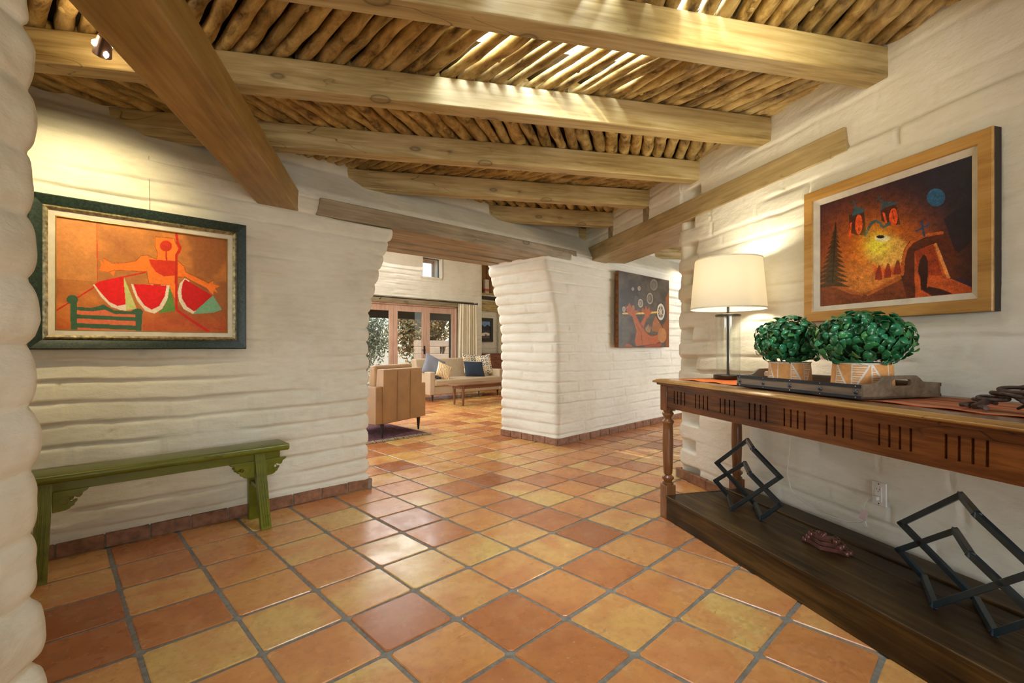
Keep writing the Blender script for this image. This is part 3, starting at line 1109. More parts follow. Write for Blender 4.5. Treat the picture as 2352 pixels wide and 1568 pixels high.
nz_ = fbm(cv.u * 6, cv.v * 5, 5, 4)
cv.blend(sstep(0.5, 0.75, nz_) * 0.55, sq((160, 92, 52)))
cv.blend(sstep(0.5, 0.25, nz_) * 0.5, sq((226, 140, 66)))
cv.blend((cv.x < 742) * (cv.v > 0.45) * 0.45, sq((222, 150, 84)))
cv.blend(sstep(0.28, 0.05, cv.v) * (cv.x > 1090) * 0.6, sq((190, 72, 32)))
cv.line([(742, 375), (746, 830)], 6, sq((205, 62, 28)))
cv.line([(425, 1052), (560, 970), (720, 868), (890, 800), (1110, 752)], 12, sq((205, 48, 26)))
cv.poly([(590, 1035), (1035, 1040), (1035, 1195), (590, 1195)], sq((222, 112, 74)))
ORG = sq((244, 122, 40))
cv.poly([(1130, 620), (1080, 625), (1040, 665), (950, 682), (860, 685), (790, 645), (800, 690), (765, 660), (775, 705), (755, 740), (830, 752), (850, 760), (868, 788), (882, 737), (1120, 747), (1135, 655)], ORG)
cv.poly([(1118, 640), (1350, 655), (1345, 960), (1290, 850), (1140, 838)], ORG)
cv.poly([(1190, 478), (1338, 490), (1345, 520), (1368, 565), (1345, 620), (1345, 656), (1200, 652), (1206, 600), (1190, 560)], ORG)
cv.poly([(1355, 655), (1410, 700), (1425, 745), (1600, 828), (1640, 806), (1632, 835), (1690, 850), (1650, 868), (1672, 905), (1640, 885), (1635, 918), (1600, 885), (1585, 865), (1420, 785), (1355, 785)], ORG)
cv.ell(1272, 548, 47, 42, sq((196, 50, 24)))
cv.line([(1273, 590), (1276, 655)], 12, sq((196, 50, 24)))
cv.poly([(1140, 652), (1350, 662), (1343, 772), (1255, 780), (1195, 748), (1155, 695)], sq((208, 52, 22)))
cv.line([(1352, 450), (1362, 520), (1383, 560), (1372, 590), (1352, 615), (1350, 800), (1352, 1035), (1460, 1110), (1600, 1200)], 20, sq((200, 38, 18)))
OUT = sq((150, 62, 24))
cv.line([(1340, 835), (1352, 656), (1345, 620), (1368, 565), (1345, 520), (1338, 490), (1190, 478), (1190, 560), (1206, 600), (1200, 650), (1130, 620), (1080, 625), (1040, 665), (950, 682), (860, 685), (790, 645)], 5, OUT, 0.8)
cv.line([(830, 752), (882, 737), (1120, 747), (1140, 838), (1290, 850)], 5, OUT, 0.8)
cv.line([(1355, 655), (1410, 700), (1425, 745), (1600, 828), (1640, 806)], 5, OUT, 0.8)
cv.line([(1600, 885), (1420, 785), (1355, 785)], 5, OUT, 0.8)
RED, RIND = sq((222, 24, 20)), sq((232, 214, 190))
cv.poly([(948, 788), (1045, 1030), (965, 1044), (948, 900)], sq((196, 202, 122)))
cv.poly([(712, 850), (740, 845), (965, 1000), (965, 1044), (925, 1042), (850, 1018), (775, 945)], RIND)
cv.poly([(722, 848), (760, 825), (860, 800), (943, 790), (952, 880), (962, 996), (900, 1010), (835, 980), (775, 915)], RED)
cv.poly([(1300, 850), (1345, 1042), (1210, 1064), (1262, 1005), (1285, 930)], sq((96, 138, 62)))
cv.poly([(1003, 842), (1300, 848), (1282, 955), (1240, 1030), (1182, 1066), (1112, 1046), (1050, 970), (1020, 900)], RIND)
cv.poly([(1020, 842), (1276, 849), (1262, 930), (1218, 1008), (1160, 1036), (1105, 1004), (1052, 930)], RED)
cv.poly([(1635, 923), (1703, 1030), (1640, 1054), (1478, 1066), (1540, 1000)], sq((118, 168, 132)))
cv.poly([(1416, 793), (1450, 810), (1500, 1040), (1480, 1066), (1408, 1030), (1372, 970), (1360, 900), (1378, 832)], RIND)
cv.poly([(1417, 800), (1632, 925), (1488, 1046), (1432, 1010), (1395, 950), (1388, 890), (1400, 830)], sq((200, 22, 16)))
GRN = sq((62, 96, 66))
cv.poly([(585, 1020), (700, 1026), (760, 1010), (790, 998), (830, 1020), (870, 1042), (1000, 1050), (1035, 1030), (1075, 1028), (1095, 1050), (1085, 1080), (1000, 1072), (880, 1072), (800, 1040), (700, 1052), (585, 1045)], GRN)
cv.line([(585, 1092), (1040, 1110)], 30, GRN)
cv.line([(585, 1160), (1040, 1176)], 34, GRN)
cv.poly([(537, 960), (588, 960), (590, 1195), (540, 1195)], GRN)
cv.ell(553, 965, 44, 36, GRN)
cv.poly([(1035, 1045), (1088, 1045), (1082, 1200), (1037, 1200)], GRN)
cv.line([(1640, 1178), (1700, 1180)], 3, sq((110, 40, 20)))
cv.speck(0.12)
o = cv.mesh('canvas', Wp - 0.212, Hp - 0.212, t, 0.022)
o.location.z = 0.106
MB().box(-Wp / 2 + 0.03, Wp / 2 - 0.03, 0.03, 0.046, 0.03, Hp - 0.03).build('backing', gold_dark, t)
# the picture's hanging wire above it
tag(MB().tube([(0.425, AL - 0.03, 1.90), (0.425, AL - 0.012, 2.1), (0.425, AL + 0.0, 2.24)], 0.0012, 5).build('picture_wire', simple('wire', (0.2, 0.18, 0.15), 0.5), fr='AB'),
    'thin hanging wire running up the wall above the watermelon painting', 'wire')

# ---------------------------------------------------------------- night church painting (right wall); local x = toward the viewer
Wn, Hn = 0.905, 0.748
# facing -V: rotate so that local -y = -V  => local x = -U
t = thing('framed_painting', 'framed night painting of an adobe church, glowing gate and blue moon, in a gold frame', 'painting', 'UV', (VR - 0.052, 1.832, 1.262), rz=R(-90))
frame_ring(Wn, Hn, 0, [(0, 0.004), (0, -0.004), (0.003, -0.007), (0.052, -0.004), (0.056, 0.002), (0.056, 0.012), (0.003, 0.012)]).build('frame', gold_frame, t, angle=25)
frame_ring(Wn, Hn, 0, [(0, 0.045), (0, 0.005), (0.03, 0.005), (0.03, 0.045)]).build('frame_side', gold_dark, t, angle=25)
frame_ring(Wn - 0.110, Hn - 0.110, 0.055, [(0, 0.04), (0, 0.004), (0.030, 0.018), (0.032, 0.04)]).build('liner', linen, t, angle=25)
cv = Canvas([(198, 660), (1315, 288), (1330, 1305), (215, 1405)], 320, 260)
cv.c[:] = sq((38, 28, 40))
cv.blend(sstep(0.75, 0.1, cv.v) * 0.7, sq((66, 34, 24)))
cv.blend(sstep(0.35, 0.95, cv.u) * sstep(0.2, 0.8, cv.v) * 0.8, sq((30, 32, 46)))
cv.glow(600, 1030, 430, 330, sq((150, 62, 20)), 0.8, 2.4)
cv.glow(640, 1020, 300, 260, sq((226, 120, 36)), 0.9, 2.0)
cv.glow(560, 1200, 230, 150, sq((222, 140, 62)), 0.8, 2.0)
cv.ell(1050, 600, 68, 66, sq((44, 92, 128)), 0.95)
cv.poly([(1110, 760), (1190, 700), (1330, 640), (1330, 900), (1280, 960), (1222, 1016), (1180, 960)], sq((24, 24, 36)), 0.8)
TEAL = sq((58, 84, 92))
# towers
cv.poly([(410, 730), (520, 700), (540, 880), (470, 880), (415, 860)], sq((60, 30, 24)), 0.9)
cv.poly([(450, 660), (470, 672), (532, 684), (512, 712), (428, 742), (438, 700)], TEAL)
cv.line([(440, 622), (456, 662)], 8, TEAL); cv.line([(426, 650), (466, 626)], 7, TEAL)
cv.poly([(640, 690), (755, 650), (790, 800), (700, 810), (650, 770)], sq((62, 28, 22)), 0.9)
cv.poly([(640, 620), (700, 632), (768, 636), (748, 656), (690, 664), (640, 700), (652, 655)], TEAL)
cv.line([(618, 590), (640, 628)], 8, TEAL); cv.line([(606, 622), (640, 594)], 7, TEAL)
FIRE = sq((226, 84, 40))
cv.ell(484, 800, 27, 74, FIRE); cv.line([(484, 750), (486, 850)], 4, sq((90, 30, 20)))
cv.poly([(418, 790), (432, 785), (426, 905), (410, 912)], FIRE)
cv.ell(738, 745, 32, 66, FIRE); cv.line([(728, 700), (748, 780)], 5, sq((90, 30, 20)))
cv.poly([(655, 712), (672, 712), (694, 790), (680, 795)], FIRE)
cv.line([(535, 885), (555, 830), (580, 785), (612, 775), (640, 790), (662, 820), (690, 808), (712, 792)], 20, TEAL)
cv.ell(612, 850, 32, 36, sq((204, 104, 40))); cv.line([(612, 820), (614, 882)], 4, sq((90, 40, 20))); cv.line([(585, 852), (640, 846)], 4, sq((90, 40, 20)))
cv.poly([(590, 1060), (830, 1000), (840, 1150), (610, 1200)], sq((206, 78, 30)), 0.8)
cv.ell(700, 1000, 150, 118, sq((228, 176, 84)), 0.9, 0.25)
cv.glow(620, 950, 90, 90, sq((246, 226, 70)), 0.95)
cv.ell(660, 905, 50, 22, sq((244, 236, 200)), 0.9, 0.4)
cv.ell(645, 892, 30, 12, sq((28, 18, 20)))
for (x, y) in ((640, 1150), (706, 1135), (776, 1110)):
    cv.poly([(x - 4, y - 48), (x + 10, y - 40), (x + 22, y + 20), (x + 24, y + 60), (x - 30, y + 62), (x - 22, y + 5), (x - 12, y - 30)], sq((128, 40, 26)), 0.9)
# lower wall and arch
cv.poly([(210, 1215), (330, 1232), (430, 1280), (525, 1312), (640, 1262), (760, 1195), (845, 1160), (905, 1160), (905, 1345), (215, 1410)], sq((118, 58, 28)))
cv.poly([(210, 1215), (330, 1232), (430, 1280), (525, 1312), (525, 1330), (420, 1310), (330, 1270), (212, 1250)], sq((176, 98, 44)), 0.7)
cv.poly([(525, 1312), (640, 1262), (760, 1195), (845, 1160), (850, 1185), (700, 1260), (560, 1330)], sq((190, 104, 44)), 0.7)
cv.poly([(800, 1175), (805, 1060), (820, 985), (860, 925), (960, 876), (1060, 858), (1112, 852), (1150, 905), (1180, 960), (1222, 1020), (1185, 1200), (1050, 1180), (905, 1345), (845, 1340)], sq((84, 38, 24)))
cv.line([(812, 1170), (818, 1060), (835, 985), (880, 930), (970, 884), (1100, 862)], 22, sq((198, 98, 44)), 0.85)
cv.poly([(897, 1002), (1050, 940), (1110, 1080), (1160, 1200), (1330, 1270), (1330, 1310), (1190, 1320), (908, 1345)], sq((188, 84, 38)))
cv.poly([(897, 1002), (1035, 950), (1110, 1180), (1000, 1180), (940, 1170)], sq((150, 56, 28)))
cv.poly([(1040, 945), (1058, 938), (1110, 1060), (1165, 1196), (1140, 1200), (1090, 1080)], sq((222, 140, 74)))
cv.poly([(965, 1022), (985, 1035), (998, 1080), (1002, 1150), (992, 1288), (950, 1288), (944, 1200), (925, 1150), (936, 1070)], sq((52, 22, 18)))
cv.poly([(955, 1285), (1010, 1262), (1100, 1280), (1190, 1316), (1030, 1330)], sq((62, 30, 26)))
cv.poly([(1165, 1200), (1330, 1270), (1330, 1230), (1240, 1200)], sq((44, 34, 52)), 0.8)
cv.line([(946, 776), (968, 884)], 14, sq((44, 66, 104))); cv.line([(910, 850), (1004, 800)], 12, sq((44, 66, 104)))
# fir tree
for k in range(13):
    y = 800 + k * 36
    hw = 10 + k * 11
    cx = 312 - k * 1.5
    cv.poly([(cx, y - 30), (cx + hw, y + 34), (cx + hw * 0.4, y + 24), (cx - hw * 0.3, y + 30), (cx - hw * 0.9, y + 40)], sq((40, 40, 22)), 0.85)
cv.line([(315, 790), (300, 1230)], 8, sq((34, 30, 20)))
cv.speck(0.8, 120, 8)
o = cv.mesh('canvas', Wn - 0.172, Hn - 0.172, t, 0.022)
o.location.z = 0.086
MB().box(-Wn / 2 + 0.02, Wn / 2 - 0.02, 0.028, 0.045, 0.02, Hn - 0.02).build('backing', gold_dark, t)

# ---------------------------------------------------------------- juggler painting on the pier
Wj, Hj = 1.34, 0.985
t = thing('painting', 'unframed dark painting of arms holding a bar with discs floating above', 'painting', 'AB', (5.885, AL - 0.10, 1.105))
MB().box(-Wj / 2, Wj / 2, 0.0, 0.045, 0, Hj).build('stretcher', simple('rust stained canvas edge', (0.24, 0.095, 0.03), 0.8, var=0.3), t, bevel=0.004)
cv = Canvas([(150, 95), (992, 258), (987, 1395), (130, 1410)], 260, 200)
cv.c[:] = sq((74, 64, 50))
nz_ = fbm(cv.u * 8, cv.v * 8, 15, 4)
cv.blend(sstep(0.45, 0.75, nz_) * 0.6, sq((96, 84, 66)))
cv.blend(sstep(0.5, 0.3, nz_) * 0.6, sq((48, 42, 34)))
cv.poly([(992, 420), (930, 560), (945, 700), (960, 900), (860, 1050), (930, 1180), (930, 1400), (992, 1400)], sq((128, 72, 24)))
Lc = sq((186, 172, 150))


def disc(x, y, rx, ry, c=Lc, inner=None):
    cv.ell(x, y, rx * 1.15, ry * 1.15, sq((40, 34, 30)), 0.7, 0.2)
    cv.ell(x, y, rx, ry, c)
    cv.ell(x, y, rx * 0.72, ry * 0.72, inner or sq((120, 104, 84)), 0.9)
    cv.ell(x - rx * .1, y, rx * 0.4, ry * 0.4, c, 0.4)


disc(385, 402, 19, 28); disc(492, 392, 24, 40); disc(738, 330, 64, 98, sq((120, 108, 92)), sq((96, 86, 74)))
disc(440, 572, 36, 58, sq((84, 82, 66)), sq((74, 70, 56))); disc(512, 645, 42, 74); disc(670, 562, 54, 100, sq((150, 132, 110)), sq((92, 82, 68)))
disc(230, 750, 26, 46); disc(300, 730, 18, 32); disc(390, 730, 24, 50, sq((170, 120, 84)), sq((150, 96, 60)))
disc(852, 790, 64, 142, sq((200, 190, 172)), sq((70, 58, 46)))
cv.line([(852, 660), (852, 920)], 10, Lc); cv.line([(800, 730), (900, 860)], 10, Lc); cv.line([(805, 860), (900, 720)], 8, Lc)
cv.line([(215, 825), (500, 820), (800, 795)], 30, sq((222, 178, 88)))
SK = sq((168, 84, 30))
cv.poly([(260, 680), (285, 730), (300, 690), (320, 640), (350, 690), (375, 760), (470, 770), (485, 790), (425, 832), (520, 1040), (600, 1150), (680, 1200), (760, 1190), (815, 1160), (830, 1300), (760, 1345), (560, 1370), (430, 1390), (408, 1300), (440, 1130), (400, 980), (368, 870), (300, 830), (270, 760)], SK)
cv.poly([(520, 780), (545, 720), (580, 760), (600, 675), (625, 750), (660, 710), (672, 780), (715, 770), (660, 850), (640, 885), (600, 930), (560, 1070), (520, 1020), (505, 990), (570, 890), (590, 830)], SK)
cv.poly([(640, 995), (695, 1080), (660, 1150), (590, 1140), (590, 1080)], sq((150, 110, 72)))
cv.poly([(765, 850), (885, 1065), (810, 1140), (700, 1120), (715, 980)], sq((150, 92, 48)))
cv.line([(765, 850), (885, 1065)], 10, sq((60, 40, 26))); cv.line([(640, 995), (690, 1120)], 8, sq((60, 40, 26)))
cv.ell(872, 1195, 72, 128, sq((170, 112, 62)))
cv.line([(590, 1120), (640, 1180), (700, 1210), (790, 1180)], 10, sq((70, 40, 20)))
cv.line([(430, 1000), (520, 1170), (530, 1360)], 7, sq((100, 46, 18)))
cv.poly([(240, 1360), (300, 1345), (380, 1400), (240, 1405)], sq((150, 70, 24)))
cv.poly([(560, 1385), (860, 1330), (850, 1390), (600, 1405)], sq((150, 60, 24)))
cv.speck(0.35, 90, 12)
o = cv.mesh('canvas', Wj - 0.01, Hj - 0.01, t, -0.002)
o.location.z = 0.005
# studs down the side of the stretched canvas
for k in range(11):
    MB().tube([(-Wj / 2 - 0.002, 0.022, 0.05 + k * 0.088), (-Wj / 2 - 0.006, 0.022, 0.05 + k * 0.088)], 0.006, 8).build('tack', black_metal, t)

# ---------------------------------------------------------------- green bench
t = thing('bench', 'long narrow green painted bench with carved scroll brackets, under the watermelon painting', 'bench', 'AB', (0.463, 3.275, 0))
mb = MB()
prof = []
for k in range(9):
    an = -PI / 2 + PI * k / 8
    prof.append((-0.088 - 0.0 + -0.018 * math.cos(an) * 1.0, 0.478 + 0.020 * math.sin(an)))
poly = [(-p[0], p[1]) for p in prof][::1]
poly = [(-0.088 - 0.018 * math.cos(-PI / 2 + PI * k / 8), 0.479 + 0.021 * math.sin(-PI / 2 + PI * k / 8)) for k in range(9)] + \
       [(0.088 + 0.018 * math.cos(PI / 2 - PI * k / 8), 0.479 + 0.021 * math.sin(PI / 2 - PI * k / 8)) for k in range(9)]
mb.prism(poly, -0.645, 0.645, axis='x')
mb.build('seat', green_paint, t, bevel=0.008)
for s_ in (-1, 1):
    y = s_ * 0.052 - 0.009
    MB().box(-0.60, 0.60, y, y + 0.018, 0.408, 0.459).build('apron', green_paint, t, bevel=0.002)


def scroll(dir_):
    """carved bracket outline: x away from the leg, z down from 0"""
    pts = [(0, 0), (0.135, 0), (0.128, -0.012), (0.112, -0.020), (0.108, -0.034), (0.100, -0.042), (0.088, -0.040), (0.080, -0.034), (0.068, -0.036),
           (0.060, -0.046), (0.064, -0.058), (0.074, -0.058), (0.082, -0.050), (0.092, -0.050), (0.090, -0.060), (0.082, -0.068), (0.080, -0.078), (0.068, -0.084), (0.062, -0.092),
           (0.046, -0.098), (0.02, -0.100), (0, -0.102)]
    return [(dir_ * x, z) for x, z in pts]


for sx in (-1, 1):
    for s_ in (-1, 1):
        lx = sx * 0.475
        top, bot = Vector((lx, s_ * 0.060, 0.460)), Vector((lx + sx * 0.02, s_ * 0.125, 0.0))
        mb = MB()
        w, d = 0.058, 0.040
        mb.hexa([Vector(q) for q in [(bot.x - w / 2, bot.y - d / 2, 0), (bot.x + w / 2, bot.y - d / 2, 0), (bot.x - w / 2, bot.y + d / 2, 0), (bot.x + w / 2, bot.y + d / 2, 0),
                                     (top.x - w / 2, top.y - d / 2, top.z), (top.x + w / 2, top.y - d / 2, top.z), (top.x - w / 2, top.y + d / 2, top.z), (top.x + w / 2, top.y + d / 2, top.z)]])
        for off in (-0.014, 0.0, 0.014):
            a = top + Vector((off, s_ * (d / 2), -0.01)); b = bot + Vector((off, s_ * (d / 2), 0.02))
            mb.tube([a, b], 0.004, 6)
        mb.build('leg', green_paint, t, bevel=0.004)
        y = s_ * 0.066 - 0.008
        for dr in (-1, 1):
            o = MB().prism([(lx + sx * 0.0 + dr * 0.026 + x, 0.412 + z) for x, z in scroll(dr)], y, y + 0.016, axis='y').build('bracket', green_paint, t, bevel=0.0025)
            # carved spiral line
            sp = []
            for q in range(22):
                an = q * 0.36
                rr = 0.030 - q * 0.00115
                sp.append((lx + dr * (0.026 + 0.046) + dr * rr * math.cos(an), y - 0.001 if s_ < 0 else y + 0.017, 0.412 - 0.055 + rr * math.sin(an)))
            MB().tube(sp, 0.0022, 5).build('carving', green_paint, o)
    MB().box(sx * 0.475 - 0.012, sx * 0.475 + 0.012, -0.09, 0.09, 0.235, 0.262).build('stretcher', green_paint, t, bevel=0.003)

# ---------------------------------------------------------------- console table (UV frame; x = V depth, y = U)
TZ = 0.903
t = thing('console_table', 'long dark oak console table with grooved apron, turned legs and low shelf', 'table', 'UV', (2.03, 1.55, 0))
Y0, Y1 = -1.30, 1.292           # near end .. far (left) end relative to 1.55
X0, X1 = -0.335, 0.335
poly = [(-0.300, -0.022), (-0.335, -0.022), (-0.341, -0.017), (-0.341, -0.013), (-0.335, -0.009), (-0.318, -0.006), (-0.312, -0.001), (-0.300, -0.001)]
MB().box(-0.299, 0.336, Y0, Y1 - 0.001, TZ - 0.0215, TZ).build('top', m_wood('table top wood', (0.10, 0.045, 0.016), (0.20, 0.10, 0.038), (0.33, 0.18, 0.07), 'y', rough=0.27, knots=False, bump=0.15), t, bevel=0.003)
mb = MB()
mb.prism([(x, TZ + z) for x, z in poly], Y0, Y1 - 0.0, axis='y')
mb.build('edge_moulding', table_edge, t, bevel=0.002)
MB().box(-0.318, 0.325, Y0 + 0.01, Y1 - 0.014, TZ - 0.036, TZ - 0.021).build('top_moulding', table_wood, t, bevel=0.004)
# apron with cut grooves
xa = -0.297
zt, zb = TZ - 0.036, 0.722
mb = MB()
mb.box(xa + 0.012, xa + 0.030, Y0 + 0.03, Y1 - 0.10, zb, zt)
gr = []
for g in range(9):
    for q in range(4):
        gr.append(2.655 - g * 0.2165 - q * 0.0365 - 1.55)
gr = sorted(x for x in gr if x > Y0 + 0.08)
zg0, zg1 = 0.758, 0.838
mb.box(xa, xa + 0.012, Y0 + 0.03, Y1 - 0.10, zg1, zt)
mb.box(xa, xa + 0.012, Y0 + 0.03, Y1 - 0.10, zb, zg0)
edges = [Y0 + 0.03]
for x in gr: edges += [x - 0.0052, x + 0.0052]
edges.append(Y1 - 0.10)
for a, b in zip(edges[::2], edges[1::2]):
    mb.box(xa, xa + 0.012, a, b, zg0, zg1)
ap = mb.build('apron', table_wood, t, bevel=0.0)
MB().box(0.27, 0.295, Y0 + 0.06, Y1 - 0.10, zb, zt).build('apron', table_wood, t, bevel=0.002)
for ye in (Y1 - 0.090, Y0 + 0.07):
    MB().box(-0.26, 0.27, ye, ye + 0.022, zb, zt).build('end_apron', table_wood, t, bevel=0.002)
prof = [(0.030, 0.0), (0.034, 0.006), (0.034, 0.016), (0.024, 0.022), (0.028, 0.032), (0.037, 0.042), (0.037, 0.052), (0.026, 0.062), (0.022, 0.070), (0.027, 0.076),
        (0.031, 0.16), (0.0335, 0.26), (0.0325, 0.35), (0.030, 0.395), (0.034, 0.402), (0.038, 0.410), (0.036, 0.420), (0.024, 0.430), (0.022, 0.440), (0.030, 0.452),
        (0.036, 0.462), (0.036, 0.470), (0.028, 0.480), (0.031, 0.490), (0.033, 0.497)]
for yl in (Y1 - 0.072, Y0 + 0.06):
    for xl in (-0.268, 0.262):
        lg = MB().lathe([(r_ * 1.02, 0.213 + z) for r_, z in prof], 28, xl, yl).build('leg', leg_wood, t, angle=45)
        MB().box(xl - 0.036, xl + 0.036, yl - 0.036, yl + 0.036, 0.70, TZ - 0.036).build('leg_block', leg_wood, lg, bevel=0.005)
        MB().box(xl - 0.036, xl + 0.036, yl - 0.036, yl + 0.036, 0.0, 0.218).build('leg_block', leg_wood, lg, bevel=0.005)
SZ = 0.156
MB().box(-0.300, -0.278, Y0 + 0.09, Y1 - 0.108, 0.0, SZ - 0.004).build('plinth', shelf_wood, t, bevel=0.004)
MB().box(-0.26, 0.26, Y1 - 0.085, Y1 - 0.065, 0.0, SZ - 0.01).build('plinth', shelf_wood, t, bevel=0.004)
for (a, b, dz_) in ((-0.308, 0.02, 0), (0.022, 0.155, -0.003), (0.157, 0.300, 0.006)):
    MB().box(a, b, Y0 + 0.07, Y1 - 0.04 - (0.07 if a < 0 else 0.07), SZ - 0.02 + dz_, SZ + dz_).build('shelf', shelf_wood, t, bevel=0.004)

# woven runner
def m_runner():
    tt = NT('striped runner')
    c = tt.coord()
    sp = tt.n('ShaderNodeSeparateXYZ'); tt.l(c, sp.inputs[0])
    w = tt.math('ADD', tt.math('MULTIPLY', sp.outputs[0], 2.25), 0.5)
    col = tt.ramp(w, [(0.0, (0.55, 0.09, 0.035)), (0.085, (0.52, 0.27, 0.13)), (0.17, (0.40, 0.19, 0.08)), (0.25, (0.42, 0.07, 0.03)), (0.34, (0.44, 0.22, 0.10)), (0.385, (0.16, 0.07, 0.03)),
                      (0.40, (0.46, 0.22, 0.09)), (0.50, (0.50, 0.10, 0.04)), (0.58, (0.42, 0.22, 0.10)), (0.66, (0.38, 0.06, 0.03)), (0.75, (0.45, 0.2, 0.08)), (0.84, (0.36, 0.18, 0.08)), (0.92, (0.48, 0.09, 0.04)), (1.0, (0.3, 0.15, 0.07))], 'CONSTANT')
    # the far end of the cloth is dyed plain orange
    far = tt.ramp(tt.math('ADD', tt.math('MULTIPLY', sp.outputs[1], 1.0), -0.2), [(0.0, (0, 0, 0)), (0.35, (0, 0, 0)), (0.5, (1, 1, 1))])
    col = tt.mix(far, col, (0.62, 0.15, 0.035))
    tt.bump(tt.noise(tt.coord((1, 0.2, 1)), 240, 2), 0.5, 0.002)
    return tt.set(col, 0.85, 0, 0.2)


RZ = TZ + 0.001
nu, nv = 200, 26
uu, vv = np.meshgrid(np.linspace(-1.27, 1.19, nu), np.linspace(0, 1, nv), indexing='ij')
edge0 = -0.195 + 0.006 * np.sin(uu * 9) + 0.004 * np.sin(uu * 23 + 1)
edge1 = 0.235 + 0.006 * np.sin(uu * 7 + 2)
xx = edge0 + (edge1 - edge0) * vv
uu2 = uu + (uu > 1.1) * (vv - 0.2) * -0.03
zz = RZ + 0.0015 + 0.0022 * (1 + np.sin(uu * 31 + vv * 3)) * sstep(0.12, 0, vv)
top = np.stack([xx, uu2, zz], -1)
runner = grid_mesh('table_runner', top, m_runner(), fr='UV', loc=(2.03, 1.55, 0))
md = runner.modifiers.new('s', 'SOLIDIFY'); md.thickness = 0.0022; md.offset = 1
tag(runner, 'striped woven runner in orange, red and tan along the console table top', 'table runner')

# ---------------------------------------------------------------- table lamp
def m_shade():
    tt = NT('lamp shade fabric')
    c = tt.coord((1, 1, 1))
    w = tt.noise(c, 180, 2)
    tt.bump(w, 0.05, 0.001)
    tr = tt.n('ShaderNodeBsdfTranslucent')
    tr.inputs[0].default_value = (0.97, 0.93, 0.82, 1)
    mx = tt.n('ShaderNodeMixShader')
    mx.inputs[0].default_value = 0.62
    tt.set((0.88, 0.84, 0.74), 0.9, 0, 0.1)
    out = tt.t.nodes['Material Output']
    tt.l(tt.b.outputs[0], mx.inputs[1]); tt.l(tr.outputs[0], mx.inputs[2]); tt.l(mx.outputs[0], out.inputs[0])
    return tt.m


def m_glass(name='clear glass', ior=1.45):
    tt = NT(name)
    out = tt.t.nodes['Material Output']
    lw = tt.n('ShaderNodeLayerWeight'); lw.inputs['Blend'].default_value = 0.5
    fac = tt.math('ADD', tt.math('MULTIPLY', tt.math('POWER', lw.outputs['Facing'], 4.0), 0.45), 0.04 * (ior - 1) / 0.45)
    tp = tt.n('ShaderNodeBsdfTransparent'); tp.inputs[0].default_value = (0.97, 0.98, 0.97, 1)
    gl = tt.n('ShaderNodeBsdfGlossy'); gl.inputs['Roughness'].default_value = 0.02
    mx = tt.n('ShaderNodeMixShader')
    tt.l(fac, mx.inputs[0]); tt.l(tp.outputs[0], mx.inputs[1]); tt.l(gl.outputs[0], mx.inputs[2]); tt.l(mx.outputs[0], out.inputs[0])
    return tt.m


glass = m_glass()
LV, LU = 2.13, 2.655
t = thing('table_lamp', 'lit table lamp with cream drum shade and clear glass cylinder base', 'lamp', 'UV', (LV, LU, RZ + 0.005))
MB().lathe([(0.0, 0), (0.088, 0), (0.089, 0.004), (0.089, 0.022), (0.086, 0.026), (0.0, 0.026)][1:-1], 48).build('base', bronze, t)
MB().lathe([(0.074, 0.026), (0.074, 0.405), (0.070, 0.405), (0.070, 0.026)], 48, close=True).build('glass_cylinder', glass, t, angle=60)
MB().lathe([(0.078, 0.405), (0.078, 0.417), (0.070, 0.421), (0.010, 0.422)], 48).build('cap', bronze, t)
MB().tube([(0, 0, 0.026), (0, 0, 0.52)], 0.0085, 14).build('rod', bronze, t)
shp = []
zb_, zt_ = 0.452, 0.775
rb_, rt_ = 0.230, 0.202
sh = MB().lathe([(rb_, zb_), (rb_ + (rt_ - rb_) * 0.5, (zb_ + zt_) / 2), (rt_, zt_), (rt_ - 0.0016, zt_), (rb_ - 0.0016 + (rt_ - rb_) * 0.5, (zb_ + zt_) / 2), (rb_ - 0.0016, zb_)], 72, close=True).build('lamp_shade', m_shade(), t, angle=60)
trim = simple('shade trim', (0.72, 0.66, 0.50), 0.8)
MB().lathe([(rb_ + 0.0015, zb_ - 0.001), (rb_ + 0.001, zb_ + 0.008), (rb_ - 0.003, zb_ + 0.008), (rb_ - 0.003, zb_ - 0.001)], 72, close=True).build('trim', trim, sh)
MB().lathe([(rt_ + 0.0015, zt_ + 0.001), (rt_ + 0.0018, zt_ - 0.006), (rt_ - 0.003, zt_ - 0.006), (rt_ - 0.003, zt_ + 0.001)], 72, close=True).build('trim', trim, sh)
mb = MB()
for k in range(3):
    an = k * 2 * PI / 3
    mb.tube([(0, 0, zt_ - 0.02), (rt_ * math.cos(an), rt_ * math.sin(an), zt_ - 0.004)], 0.0016, 6)
mb.tube([(0, 0, 0.52), (0, 0, zt_ - 0.01)], 0.003, 8)
mb.build('spider', bronze, t)


def m_emit(name, color, strength):
    tt = NT(name)
    tt.b.inputs['Emission Color'].default_value = (*color, 1)
    tt.b.inputs['Emission Strength'].default_value = strength
    tt.set((1, 1, 1), 0.5)
    return tt.m


bulb = MB().lathe([(0.012, 0.545), (0.016, 0.56), (0.030, 0.59), (0.032, 0.61), (0.024, 0.632), (0.004, 0.642)], 20).build('bulb', m_emit('warm bulb', (1, 0.78, 0.48), 10), t)
ld = bpy.data.lights.new('lamp_light', 'POINT')
ld.energy = 18; ld.color = (1.0, 0.90, 0.66); ld.shadow_soft_size = 0.08
lo = bpy.data.objects.new('lamp_light', ld)
C.objects.link(lo)
lo.location = to_world('UV', LV, LU, TZ + 0.65)

